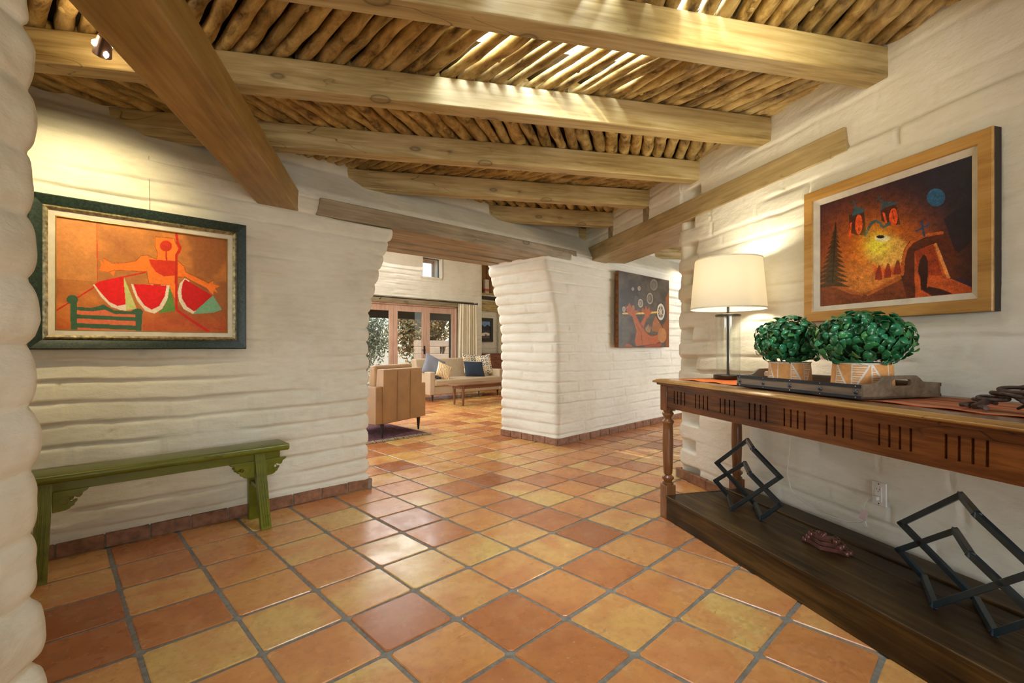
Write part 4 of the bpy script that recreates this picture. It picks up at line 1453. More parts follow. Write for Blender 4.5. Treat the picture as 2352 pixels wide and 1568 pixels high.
# lamp cord down the back of the table, up to the wall outlet
clear_plastic = simple('clear cord', (0.72, 0.69, 0.62), 0.2, 0, 0.6)
pts = [(2.33, 2.45, 0.90), (2.375, 2.42, 0.88), (2.385, 2.41, 0.70), (2.383, 2.42, 0.48), (2.385, 2.44, 0.33), (2.375, 2.40, 0.24), (2.37, 2.30, 0.20), (2.365, 2.15, 0.175), (2.37, 2.02, 0.18), (2.378, 1.96, 0.20), (2.378, 1.925, 0.225)]
tag(MB().tube(pts, 0.0028, 7).build('lamp_cord', clear_plastic, fr='UV'), 'clear plastic lamp cord hanging behind the console table legs', 'cord')

t = thing('wall_outlet', 'white double wall outlet above the console table shelf', 'outlet', 'UV', (VR - 0.020, 1.868, 0.317), rz=R(-90))
white_pl = simple('white plastic', (0.78, 0.76, 0.72), 0.35)
MB().box(-0.037, 0.037, -0.004, 0.006, 0, 0.118).build('plate', white_pl, t, bevel=0.003)
MB().box(-0.017, 0.017, -0.008, 0, 0.022, 0.096).build('socket', white_pl, t, bevel=0.001)
for zc_ in (0.040, 0.078):
    for (a, b) in ((-0.009, -0.007), (0.006, 0.008)):
        MB().box(a, b, -0.0085, -0.006, zc_, zc_ + 0.009).build('slot', black_metal, t)
    MB().tube([(0, -0.0085, zc_ - 0.006), (0, -0.006, zc_ - 0.006)], 0.0025, 8).build('slot', black_metal, t)
for zc_ in (0.010, 0.108):
    MB().tube([(0, -0.006, zc_), (0, -0.003, zc_)], 0.003, 10).build('screw', bronze, t)
t = thing('power_plug', 'plug with short cord and white printed tag, in the lower outlet socket', 'plug', 'UV', (VR - 0.030, 1.868, 0.345), rz=R(-90))
MB().box(-0.016, 0.012, -0.022, -0.0005, 0.0, 0.022).build('plug', clear_plastic, t, bevel=0.004)
MB().tube([(-0.014, -0.014, 0.010), (-0.03, -0.02, 0.0), (-0.052, -0.022, -0.035), (-0.056, -0.022, -0.075), (-0.052, -0.020, -0.12), (-0.040, -0.020, -0.148), (-0.052, -0.018, -0.158), (-0.072, -0.012, -0.150)], 0.0026, 7).build('cord', clear_plastic, t)


def m_tag():
    tt = NT('printed tag')
    sp = tt.n('ShaderNodeSeparateXYZ'); tt.l(tt.coord(), sp.inputs[0])
    f = tt.math('FRACT', tt.math('MULTIPLY', sp.outputs[2], 190.0))
    col = tt.ramp(f, [(0.0, (0.74, 0.73, 0.72)), (0.55, (0.74, 0.73, 0.72)), (0.62, (0.62, 0.20, 0.16)), (0.9, (0.62, 0.20, 0.16))], 'CONSTANT')
    return tt.set(col, 0.5)


o = MB().box(-0.016, 0.016, -0.0006, 0.0006, -0.052, 0.0).build('tag', m_tag(), t, loc=(-0.047, -0.024, -0.068), rz=0.2)
o.rotation_euler = (0, R(16), 0.2)

# ---------------------------------------------------------------- tray with plants
grey_wood = m_wood('grey tray wood', (0.10, 0.07, 0.045), (0.19, 0.14, 0.095), (0.27, 0.21, 0.145), 'y', rough=0.6, knots=False, crack=False)
steel_strap = simple('dark steel strap', (0.035, 0.042, 0.052), 0.4, 0.6)
rivet_m = simple('rivet steel', (0.075, 0.095, 0.11), 0.3, 0.7)
TR0 = RZ + 0.007
t = thing('tray', 'grey wooden serving tray with riveted steel strapping and cut-out handles', 'tray', 'UV', (2.0, 1.815, TR0), rz=R(0.5))
hx, hy = 0.212, 0.342
MB().box(-hx, hx, -hy, hy, 0, 0.010).build('tray_base', grey_wood, t, bevel=0.002)
for s_ in (-1, 1):
    x = s_ * (hx - 0.006)
    sd = MB().box(x - 0.006, x + 0.006, -hy, hy, 0, 0.056).build('side', grey_wood, t, bevel=0.001)
    xo = s_ * (hx + 0.001)
    MB().box(xo - 0.0015, xo + 0.0015, -hy - 0.001, hy + 0.001, 0.043, 0.0575).build('strap', steel_strap, sd, bevel=0.0006)
    MB().box(xo - 0.0015, xo + 0.0015, -hy - 0.001, hy + 0.001, 0.0, 0.013).build('strap', steel_strap, sd, bevel=0.0006)
    for k in range(5):
        y = -hy + 0.022 + k * (2 * hy - 0.044) / 4
        mb = MB()
        prof = [(0.0095, 0.0), (0.0088, 0.003), (0.006, 0.0055), (0.001, 0.0066)]
        M = Matrix.Translation((xo, y, 0.028)) @ Matrix.Rotation(-PI / 2 * 1 if s_ < 0 else PI / 2, 4, 'Y')
        q = MB().lathe(prof, 14)
        mb.add([M @ Vector(v) for v in q.v], q.f)
        mb.build('rivet', rivet_m, sd)
        for zz_ in (0.0065, 0.0505):
            MB().box(xo - 0.0028, xo + 0.0028, y - 0.0022, y + 0.0022, zz_ - 0.002, zz_ + 0.002).build('pin', simple('bright pin', (0.6, 0.6, 0.6), 0.3, 0.8) if 'bright pin' not in bpy.data.materials else bpy.data.materials['bright pin'], sd, bevel=0.0015)


def handle_end(sign):
    out = [(-0.205, 0), (0.205, 0), (0.205, 0.057), (0.135, 0.060), (0.115, 0.066), (0.098, 0.080), (0.080, 0.090), (-0.080, 0.090), (-0.098, 0.080), (-0.115, 0.066), (-0.135, 0.060), (-0.205, 0.057)]
    hole = []
    for k in range(7):
        an = -PI / 2 + PI * k / 6
        hole.append((0.038 + 0.014 * math.cos(an), 0.062 + 0.013 * math.sin(an)))
    for k in range(7):
        an = PI / 2 + PI * k / 6
        hole.append((-0.038 + 0.014 * math.cos(an), 0.062 + 0.013 * math.sin(an)))
    bm = bmesh.new()
    vo = [bm.verts.new((x, 0, z)) for x, z in out]
    vh = [bm.verts.new((x, 0, z)) for x, z in hole]
    eo = [bm.edges.new((vo[i], vo[(i + 1) % len(vo)])) for i in range(len(vo))]
    eh = [bm.edges.new((vh[i], vh[(i + 1) % len(vh)])) for i in range(len(vh))]
    bmesh.ops.triangle_fill(bm, use_beauty=True, edges=eo + eh)
    r_ = bmesh.ops.extrude_face_region(bm, geom=bm.faces[:])
    for v in r_['geom']:
        if isinstance(v, bmesh.types.BMVert): v.co.y += 0.014
    bmesh.ops.recalc_face_normals(bm, faces=bm.faces)
    me = bpy.data.meshes.new('handle_end')
    bm.to_mesh(me); bm.free()
    me.materials.append(grey_wood)
    o = bpy.data.objects.new('handle_end', me)
    place(o, parent=t, loc=(0, sign * (hy - 0.007) - 0.007, 0))
    md = o.modifiers.new('b', 'BEVEL'); md.width = 0.002; md.segments = 2; md.limit_method = 'ANGLE'
    return o


handle_end(-1); handle_end(1)


def leaf_mat():
    tt = NT('glossy boxwood leaf')
    a = tt.n('ShaderNodeAttribute', attribute_name='col')
    sp = tt.n('ShaderNodeSeparateColor'); tt.l(a.outputs['Color'], sp.inputs[0])
    col = tt.ramp(sp.outputs[0], [(0.0, (0.007, 0.075, 0.015)), (0.35, (0.012, 0.15, 0.05)), (0.65, (0.020, 0.23, 0.10)), (0.85, (0.07, 0.30, 0.06)), (1.0, (0.20, 0.36, 0.06))])
    rim = tt.ramp(sp.outputs[1], [(0.72, (0, 0, 0)), (1.0, (0.4,) * 3)])
    col = tt.mix(rim, col, (0.13, 0.27, 0.05))
    return tt.set(col, 0.3, 0, 0.5, Coat_Weight=0.2)


leafm = leaf_mat()


def leaf_ball(name, parent, z0, rx, rz, seed, n=760, size=0.037):
    rng = random.Random(seed)
    V, Fc, cols = [], [], []
    for i in range(n):
        k = i + 0.5
        ph = math.acos(1 - 2 * k / n * 0.93)
        th = PI * (1 + 5 ** 0.5) * k + rng.uniform(-.15, .15)
        d = Vector((math.sin(ph) * math.cos(th), math.sin(ph) * math.sin(th), math.cos(ph)))
        lay = rng.uniform(0.80, 1.10)
        p = Vector((d.x * rx * lay, d.y * rx * lay, z0 + d.z * rz * lay))
        nrm = Vector((d.x / rx, d.y / rx, d.z / rz)).normalized()
        nrm = (nrm + Vector([rng.uniform(-1, 1) for _ in range(3)]) * 0.62).normalized()
        up = Vector((0, 0, 1)) + Vector([rng.uniform(-1, 1) for _ in range(3)]) * 0.9
        ax = (up - nrm * up.dot(nrm)).normalized()
        sd = nrm.cross(ax)
        L = size * rng.uniform(0.8, 1.25)
        w = L * rng.uniform(0.62, 0.82)
        tone = min(1, max(0, rng.gauss(0.45, 0.22)))
        b = len(V)
        cup = rng.uniform(0.10, 0.28)
        rows = [(-0.5, 0.12), (-0.25, 0.36), (0.05, 0.5), (0.32, 0.38), (0.5, 0.06)]
        for (a, hw) in rows:
            bend = -abs(a) ** 2 * L * 0.5
            for q in (-1, 0, 1):
                V.append(p + ax * (a * L) + sd * (q * hw * w) + nrm * (bend + cup * abs(q) * hw * w))
                cols.append((tone, abs(q) * 0.9, 0))
        for r_ in range(4):
            for q in range(2):
                a = b + r_ * 3 + q
                Fc.append((a, a + 1, a + 4, a + 3))
    me = bpy.data.meshes.new(name)
    me.from_pydata([tuple(v) for v in V], [], Fc)
    me.update()
    me.polygons.foreach_set('use_smooth', [True] * len(me.polygons))
    ca = me.color_attributes.new('col', 'FLOAT_COLOR', 'POINT')
    ca.data.foreach_set('color', np.array([(*c_, 1) for c_ in cols], np.float32).ravel())
    me.materials.append(leafm)
    o = bpy.data.objects.new(name, me)
    place(o, parent=parent)
    md = o.modifiers.new('s', 'SOLIDIFY'); md.thickness = 0.0007
    return o


pot_mat = m_attr('painted clay pot', 0.55, 0.4)


def pot(lab, v, u, r_, h, rx, rzz, zc_, seed, n):
    t = thing('potted_plant', lab, 'plant', 'UV', (v, u, TR0 + 0.0105), rz=seed * 0.7)
    m, k = 288, 60
    th, zz_ = np.meshgrid(np.arange(m) / m * 2 * PI, np.linspace(0, 1, k), indexing='ij')
    rad = r_ * (1.05 - 0.09 * zz_)
    P = np.stack([rad * np.cos(th), rad * np.sin(th), zz_ * h], -1)
    c = np.zeros((m, k, 3)); c[:] = sq((240, 172, 104))
    nseg = 10
    s_ = th / (2 * PI) * nseg
    cell = np.floor(s_).astype(int); f = s_ - cell
    # triangles of white stripes, apex alternately up and down, thin white outlines
    even = cell % 2 == 0
    tri = np.where(even, f < zz_, f < 1 - zz_)
    stripe = (np.mod(zz_ * 13, 1) < 0.34) & tri
    line = (np.abs(f - np.where(even, zz_, 1 - zz_)) < 0.055) | (f < 0.055)
    third = (cell % 3 == 2)
    white = (stripe & ~third) | (line & (~third | (f < 0.055)))
    c[white] = sq((248, 240, 228))
    band = (zz_ > 0.955) | (zz_ < 0.035)
    c[band] = sq((232, 222, 210))
    grid_mesh('pot', P, pot_mat, closed=True, parent=t, cols=c)
    MB().lathe([(r_ * 0.96, h), (r_ * 0.90, h), (r_ * 0.90, h * 0.86), (0.004, h * 0.86)], 40).build('rim', simple('pot rim', (0.70, 0.64, 0.56), 0.6) if 'pot rim' not in bpy.data.materials else bpy.data.materials['pot rim'], t)
    MB().lathe([(0.004, 0), (r_ * 1.05, 0), (r_ * 1.05, 0.003), (0.004, 0.003)], 40).build('pot_base', bpy.data.materials['pot rim'], t)
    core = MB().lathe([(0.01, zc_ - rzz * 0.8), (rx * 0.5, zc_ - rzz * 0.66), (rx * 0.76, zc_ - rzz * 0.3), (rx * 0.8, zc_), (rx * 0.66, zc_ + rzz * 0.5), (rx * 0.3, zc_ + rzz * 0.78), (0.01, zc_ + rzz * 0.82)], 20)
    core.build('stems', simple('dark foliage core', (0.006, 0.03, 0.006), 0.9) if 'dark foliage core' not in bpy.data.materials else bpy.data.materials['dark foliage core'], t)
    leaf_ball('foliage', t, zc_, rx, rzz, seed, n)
    return t


pot('smaller round boxwood topiary in a terracotta pot with white triangle pattern, beside the lamp', 2.0, 2.03, 0.098, 0.118, 0.158, 0.120, 0.222, 3, 430)
pot('larger wide boxwood topiary in a terracotta pot with white triangle pattern, near the tray handle', 2.0, 1.64, 0.112, 0.128, 0.176, 0.118, 0.226, 5, 540)

# ---------------------------------------------------------------- pair of interlocking square frame sculptures on the shelf
def frame_sculpture(lab, loc, ang):
    t = thing('frame_sculpture', lab, 'sculpture', 'W', (loc[0], loc[1], SZ), rz=R(ang))
    D = Vector((-0.165, 0.200, 0))

    def P(s_, z, back=0): return Vector((s_, 0, z + 0.0135)) + D * back
    loop = [P(.129, .375, 1), P(.129, .375), P(.283, .252), P(0, 0), P(0, 0, 1), P(-.095, .072, 1), P(.111, .231, 1), P(.111, .231), P(.285, .106), P(.177, 0), P(.177, 0, 1), P(-.085, .190, 1)]
    mb = MB()
    wd = 0.021
    n_ = D.cross(Vector((0, 0, 1))).normalized()
    for i in range(len(loop)):
        a, c_ = loop[i], loop[(i + 1) % len(loop)]
        dr = (c_ - a).normalized()
        along = abs(dr.z) < 0.02
        up = Vector((0, 0.3, 1)) if along else Vector((0, 1, 0))
        mb.bar(a, c_, wd, wd, up, ext=wd / 2 * 0.9)
    mb.build('square_tube_frame', bookend_metal, t, bevel=0.0012)
    return t


frame_sculpture('blue-black metal sculpture of interlocking square frames, near the left table legs', (1.289, 2.783), -59.8)
frame_sculpture('blue-black metal sculpture of interlocking square frames, at the right edge of the photo', (1.553, 1.748), -73.7)

# ---------------------------------------------------------------- carved brown ornament on the shelf
copper = simple('red brown lacquer', (0.16, 0.062, 0.045), 0.28, 0.3, 0.6, var=0.4, scale=30, bump=0.5, bscale=90)
t = thing('carved_ornament', 'small red-brown stepped ornament with two scalloped arms, lying on the shelf', 'ornament', 'UV', (1.985, 1.825, SZ + 0.0005), rz=R(-76))
for lvl, (L, w) in enumerate(((0.118, 0.030), (0.088, 0.028), (0.066, 0.026))):
    mb = MB()
    z = lvl * 0.0225
    for s_ in (-1, 1):
        a = R(62) * s_
        M = Matrix.Rotation(-a, 4, 'Z')
        poly = [(-w * 0.5, -0.01), (w * 0.5, -0.01), (w * 0.55, L * 0.55)]
        for k in range(3):
            cx_, cy_ = w * 0.75 - k * w * 0.75, L * (0.80 + (0.12 if k == 1 else 0))
            for j in range(5):
                an = PI * (0.0 + j / 4 * 0.9)
                poly.append((cx_ + 0.012 * math.cos(an), cy_ + 0.012 * math.sin(an)))
        poly.append((-w * 0.55, L * 0.55))
        MM = Matrix.Translation((0, 0, z)) @ M
        mb.prism([(p[0], p[1]) for p in poly], 0, 0.019, axis='z', M=MM)
        for k in range(3):
            p = MM @ Vector((w * 0.75 - k * w * 0.75, L * (0.80 + (0.12 if k == 1 else 0)), 0))
            q = MB().lathe([(0.004, 0.0), (0.012, 0.003), (0.0125, 0.012), (0.009, 0.020), (0.003, 0.024)], 12)
            mb.add([(x + p.x, y + p.y, zz_ + p.z) for x, y, zz_ in q.v], q.f)
    mb.build('step', copper, t, bevel=0.002)
mb = MB()
for k in range(9):
    an = k * 0.7
    mb.tube([(0.012 * math.cos(an), 0.012 * math.sin(an) - 0.005, 0.066), (0.016 * math.cos(an + .4), 0.016 * math.sin(an + .4), 0.078)], 0.0045, 7)
mb.build('crown', copper, t)

# ---------------------------------------------------------------- rusty iron rings and rods at the right end of the table
iron = simple('rusty iron', (0.085, 0.055, 0.045), 0.5, 0.5, 0.4, var=0.45, scale=35, bump=0.7, bscale=80)
dark_iron = simple('dark iron hoop', (0.05, 0.055, 0.055), 0.4, 0.6)
IZ = RZ + 0.007
t = thing('iron_shackle', 'heap of rusty iron rods and links lying on the runner, right edge of the photo', 'ironwork', 'UV', (1.945, 1.12, IZ))


def ring(c, rx, ry, rad, tilt, yaw, n=26):
    M = Matrix.Translation(c) @ Matrix.Rotation(yaw, 4, 'Z') @ Matrix.Rotation(tilt, 4, 'X')
    return [M @ Vector((rx * math.cos(2 * PI * k / n), ry * math.sin(2 * PI * k / n), 0)) for k in range(n)]


for (c, rx, ry, tilt, yaw) in (((0.02, 0.055, 0.022), 0.045, 0.020, R(12), R(60)), ((0.0, 0.02, 0.036), 0.048, 0.022, R(-10), R(75)), ((-0.01, -0.02, 0.052), 0.050, 0.022, R(14), R(65)), ((-0.01, -0.05, 0.070), 0.052, 0.024, R(-14), R(80))):
    MB().tube(ring(c, rx, ry, 0.007, tilt, yaw), 0.0062, 9, closed=True).build('link', iron, t)
for (a, b, r_) in (((0.01, 0.07, 0.010), (-0.04, 0.085, 0.009), 0.008), ((-0.04, 0.085, 0.009), (-0.065, 0.045, 0.009), 0.008), ((0.0, 0.02, 0.03), (-0.075, 0.028, 0.010), 0.0105),
                   ((-0.06, 0.028, 0.009), (-0.085, -0.012, 0.010), 0.009), ((0.0, -0.03, 0.055), (-0.06, -0.13, 0.012), 0.009), ((0.015, -0.045, 0.062), (-0.03, -0.15, 0.014), 0.009)):
    MB().tube([a, tuple((a[i] + b[i]) / 2 + (0.002 if i == 2 else 0) for i in range(3)), b], [r_ * 1.05, r_, r_], 8).build('rod', iron, t, bevel=0.001)
hoop = [(0.02 + 0.03 * math.sin(x * PI), -0.03 - 0.16 * x, 0.075 + 0.015 * math.sin(x * PI)) for x in np.linspace(0, 1, 12)]
hoop += [(0.03 - 0.05 * math.sin(x * PI), -0.19 + 0.16 * x, 0.075 - 0.068 * x) for x in np.linspace(0.1, 1, 12)]
MB().tube(hoop, 0.005, 9).build('hoop', dark_iron, t)

# ---------------------------------------------------------------- spotlights
def spotlight(lab, fr, loc, target, energy, spot, color=WARM, blend=0.6, housing=True, radius=0.02):
    v = to_world(fr, *target) - to_world(fr, *loc)
    o = bpy.data.objects.new('spotlight', None)
    C.objects.link(o)
    o.location = to_world(fr, *loc)
    o.rotation_euler = v.to_track_quat('-Z', 'Y').to_euler()
    tag(o, lab, 'spotlight')
    grey = bpy.data.materials.get('spot housing') or simple('spot housing', (0.20, 0.13, 0.10), 0.3, 0.7)
    MB().lathe([(0.012, 0.085), (0.022, 0.080), (0.030, 0.05), (0.034, 0.0), (0.031, 0.0), (0.027, 0.045), (0.010, 0.06)], 28).build('housing', grey, o)
    MB().lathe([(0.004, 0.028), (0.014, 0.020), (0.019, 0.008), (0.004, 0.004)], 20).build('bulb', bpy.data.materials.get('spot bulb') or m_emit('spot bulb', (1, 0.82, 0.6), 60), o)
    for (gx, gy, gz) in ((-0.036, -0.012, 0.045), (0.010, -0.036, 0.020), (0.034, 0.0, 0.06)):
        MB().lathe([(0.002, -0.014), (0.009, -0.006), (0.009, 0.006), (0.002, 0.014)], 12).build('light_slot', bpy.data.materials['spot bulb'], o, loc=(gx * 0.86, gy * 0.86, gz))
    light('SPOT', 'spot_lamp', fr, loc, energy, color, target=target, spot=spot, blend=blend, radius=radius)
    return o


AL_SPOT = (-1.215, 2.44, 2.385)
light('POINT', 'spot_spill', 'UV', (-1.26, 2.36, 2.44), 1.6, (1.0, 0.72, 0.38), radius=0.02)
spotlight('lit spotlight on the left end of the second ceiling beam, aimed at the watermelon painting', 'UV', AL_SPOT, (-1.66, 3.10, 1.70), 56, 92, color=(1.0, 0.82, 0.46), blend=1.0)
MB().tube([to_world('UV', -1.215, 2.45, 2.44), to_world('UV', -1.215, 2.50, 2.49), to_world('UV', -1.215, 2.60, 2.50)], 0.007, 8).build('spotlight_bracket', bpy.data.materials['spot housing'])
tag(bpy.data.objects['spotlight_bracket'], 'small metal arm holding the lit spotlight to its ceiling beam', 'bracket')
light('SPOT', 'hall_spot_lamp', 'AB', (7.25, 3.10, 2.42), 34, (1.0, 0.82, 0.62), target=(6.95, 3.5, 1.75), spot=95, blend=0.9, radius=0.03)
light('SPOT', 'unseen_fill_spot', 'UV', (0.9, 1.50, 2.44), 22, WARM, target=(2.4, 2.2, 1.95), spot=75, blend=0.9, radius=0.04)  # unseen spot without a fixture, added to brighten the right wall
# ---------------------------------------------------------------- living room shell
GB = 9.60     # inner face of the door wall
doorL, doorR, doorT = 3.85, 7.42, 2.10
winL, winR, winB, winT = 6.36, 6.95, 2.78, 3.28
nicL, nicR, nicB, nicT = 8.26, 9.0, 2.60, 3.45


def keep_wall(X, Y, Z):
    hole = ((X > doorL) & (X < doorR) & (Z < 2.24)) | ((X > winL) & (X < winR) & (Z > winB) & (Z < winT))
    return ~hole


adobe('wall_living', [(-1.7, GB, 0.05), (8.19, GB, 0.05)], 0, 4.1, 'AB', plaster_hi, amp=0.010, dz=0.0145, seed=61, closed=False, keep=keep_wall, side=1)
adobe('wall_living_outer', [(-1.7, GB + 0.38, 0.2), (8.3, GB + 0.38, 0.2)], -0.1, 4.3, 'AB', plaster, amp=0.0, dz=0.02, seed=62, closed=False, keep=keep_wall, side=-1)
adobe('wall_alcove_living', [(8.19, 10.02, 0.03), (10.0, 10.02, 0.03)], 0, 4.1, 'AB', plaster_hi, amp=0.010, dz=0.0145, seed=65, closed=False, side=1,
      keep=lambda X, Y, Z: ~((X > nicL) & (X < nicR) & (Z > nicB) & (Z < nicT)))
box_struct('wall_return', 'AB', (8.185, 8.26, GB + 0.01, 10.03, 0, 4.1), plaster_hi, 0.01)
box_struct('wall_living_right', 'AB', (9.9, 10.05, 4.4, 10.3, 0, 4.1), plaster)
box_struct('wall_living_front', 'AB', (-1.8, 9.9, 4.28, 4.38, 2.96, 4.1), plaster)
for b in ((-1.85, -1.7, 4.3, 10, 0, 0.5), (-1.85, -1.7, 4.3, 10, 3.2, 4.1), (-1.85, -1.7, 4.3, 5.6, 0.5, 3.2), (-1.85, -1.7, 8.8, 10, 0.5, 3.2)):
    box_struct('wall_living_left', 'AB', b, plaster)
box_struct('ceiling_living', 'AB', (-1.85, 10.1, 4.25, 10.4, 4.1, 4.25), beam_wood)
# reveals: little window
rev = MB()
th = 0.05
for b in ((winL - .03, winL + .02, GB - 0.005, GB + 0.4, winB - .03, winT + .03), (winR - .02, winR + .03, GB - 0.005, GB + 0.4, winB - .03, winT + .03),
          (winL - .03, winR + .03, GB - 0.005, GB + 0.4, winT - .02, winT + .03), (winL - .03, winR + .03, GB - 0.005, GB + 0.4, winB - .03, winB + .02)):
    rev.box(*b)
tag(rev.build('trim_1', plaster_hi, fr='AB', bevel=0.012), kind='structure')
pinkwood = m_wood('window wood', (0.46, 0.27, 0.18), (0.58, 0.37, 0.27), (0.66, 0.45, 0.34), 'z', rough=0.45, knots=False, crack=False)
dark_trim = simple('dark window bead', (0.06, 0.05, 0.045), 0.5)
mb = MB()
for b in ((winL + .02, winL + .035, GB + 0.10, GB + 0.13, winB + .02, winT - .02), (winR - .035, winR - .02, GB + 0.10, GB + 0.13, winB + .02, winT - .02),
          (winL + .02, winR - .02, GB + 0.10, GB + 0.13, winT - .035, winT - .02), (winL + .02, winR - .02, GB + 0.10, GB + 0.13, winB + .02, winB + .035)):
    mb.box(*b)
wf = tag(mb.build('window_1', dark_trim, fr='AB'), kind='structure')
mb = MB()
for b in ((winL + .035, winL + .06, GB + 0.3, GB + 0.36, winB + .02, winT - .02), (winR - .06, winR - .035, GB + 0.3, GB + 0.36, winB + .02, winT - .02),
          (winL + .035, winR - .035, GB + 0.3, GB + 0.36, winT - .09, winT - .02)):
    mb.box(*b)
tag(mb.build('window_frame', pinkwood, wf), None)
pane_glass = m_glass('window glass', 1.3)
MB().box(winL + .04, winR - .04, GB + 0.325, GB + 0.331, winB + .02, winT - .02).build('pane', pane_glass, wf)

# lintel over the doors and french doors
o = MB().box(doorL - 0.5, 7.95, GB - 0.02, GB + 0.2, 2.105, 2.262).build('door_lintel', lintel_wood, fr='AB', bevel=0.006)
tag(o, 'exposed wooden lintel above the living room french doors', 'lintel')
mb = MB()
mb.box(doorL, doorR + 0.02, GB + 0.02, GB + 0.16, 2.07, 2.11)
mb.box(doorR - 0.025, doorR + 0.02, GB + 0.02, GB + 0.16, 0, 2.11)
mb.box(doorL - 0.02, doorL + 0.025, GB + 0.02, GB + 0.16, 0, 2.11)
tag(mb.build('trim_2', pinkwood, fr='AB', bevel=0.004), kind='structure')
for k in range(4):
    x0, x1 = doorL + 0.03 + k * 0.883, doorL + 0.03 + (k + 1) * 0.883 - 0.006
    mb = MB()
    y0, y1 = GB + 0.05, GB + 0.095
    st = 0.105
    mb.box(x0, x0 + st, y0, y1, 0.01, 2.065)
    mb.box(x1 - st, x1, y0, y1, 0.01, 2.065)
    mb.box(x0 + st, x1 - st, y0, y1, 1.93, 2.065)
    mb.box(x0 + st, x1 - st, y0, y1, 0.01, 0.22)
    d = tag(mb.build('door_%d' % (k + 1), pinkwood, fr='AB', bevel=0.004), kind='structure')
    MB().box(x0 + st - 0.005, x1 - st + 0.005, y0 + 0.018, y0 + 0.024, 0.21, 1.94).build('pane', pane_glass, d)
    if k in (1, 2):
        hx_ = x1 - 0.05 if k == 2 else x0 + 0.05
        h = MB().box(hx_ - 0.02, hx_ + 0.02, y0 - 0.008, y0, 0.93, 1.13)
        h.tube([(hx_, y0 - 0.005, 1.03), (hx_, y0 - 0.045, 1.03), (hx_ - 0.10, y0 - 0.05, 1.03)], 0.009, 8)
        h.build('door_handle', black_metal, d)

# curtains and rod
def curtain(lab, x0, x1, y, z0, z1, folds, seed):
    n, m = folds * 14, 30
    s_, z = np.meshgrid(np.linspace(0, 1, n), np.linspace(0, 1, m), indexing='ij')
    spread = 1 + 0.10 * (1 - z)
    x = (x0 + x1) / 2 + (s_ - 0.5) * (x1 - x0) * spread + 0.006 * np.sin(s_ * 40 + z * 3)
    yy = y + 0.034 * np.sin(s_ * folds * 2 * PI + 0.7 * np.sin(z * 3 + seed)) * (0.7 + 0.5 * (1 - z)) + 0.01 * np.sin(s_ * 17 + seed)
    P = np.stack([x, yy, z0 + (z1 - z0) * z], -1)
    o = grid_mesh('curtain', P, cur_mat, fr='AB')
    md = o.modifiers.new('s', 'SOLIDIFY'); md.thickness = 0.003
    return tag(o, lab, 'curtain')


cur_mat = simple('cream curtain linen', (0.74, 0.66, 0.48), 0.85, var=0.08, scale=4, bump=0.2, bscale=300)
curtain('cream pleated curtain bunched at the right end of the french doors', 7.40, 7.96, GB - 0.10, 0.02, 2.19, 8, 1)
curtain('sliver of cream curtain beside the far dresser, next to the mountain picture', 9.16, 9.50, 9.93, 0.02, 2.1, 5, 2)
t = thing('curtain_rod', 'thin black iron curtain rod above the french doors', 'curtain rod', 'AB', (6.0, GB - 0.10, 2.215))
MB().tube([(-2.3, 0, 0), (1.98, 0, 0)], 0.012, 10).build('rod', black_metal, t)
MB().lathe([(0.004, -0.03), (0.018, -0.01), (0.022, 0.01), (0.006, 0.03)], 14).build('finial', black_metal, t, loc=(2.0, 0, 0))
for x in (-0.75, 1.95):
    MB().tube([(x, 0, -0.01), (x - 0.01, 0.03, -0.05), (x, 0.10, -0.03)], 0.008, 8).build('bracket', black_metal, t)
mb = MB()
for k in range(9):
    mb.tube(ring((1.40 + k * 0.068, 0, -0.004), 0.020, 0.020, 0.003, R(90), R(90), 14), 0.003, 6, closed=True)
mb.build('curtain_rings', black_metal, t)

# niche with shelf, lintel, mountain picture
tan = simple('tan niche board', (0.45, 0.27, 0.12), 0.6, var=0.15)
mb = MB()
mb.box(nicL - .02, nicR + .02, 10.30, 10.34, nicB - .02, nicT + .02)
mb.box(nicL - .03, nicL, 10.0, 10.32, nicB, nicT); mb.box(nicR, nicR + .03, 10.0, 10.32, nicB, nicT)
mb.box(nicL - .03, nicR + .03, 10.0, 10.32, nicT, nicT + .03)
tag(mb.build('trim_3', tan, fr='AB'), kind='structure')
tag(MB().box(nicL - 0.02, nicR + 0.05, 9.97, 10.30, nicB - 0.035, nicB).build('niche_shelf', beam_wood, fr='AB', bevel=0.003), 'thin wooden shelf board in the high wall niche, living room', 'shelf')
tag(MB().box(8.24, 9.2, 9.95, 10.12, 2.10, 2.37).build('niche_lintel', beam_wood, fr='AB', bevel=0.006), 'thick wooden lintel set in the wall above the mountain picture', 'lintel')
t = thing('small_box', 'white and red box standing on the high niche shelf', 'box', 'AB', (8.86, 10.12, nicB))
MB().box(-0.07, 0.07, -0.04, 0.04, 0, 0.40).build('carton', simple('white card', (0.75, 0.70, 0.62), 0.6), t, bevel=0.003)
MB().box(-0.072, 0.072, -0.042, 0.042, 0.07, 0.14).build('band', simple('red print', (0.65, 0.16, 0.06), 0.6), t)

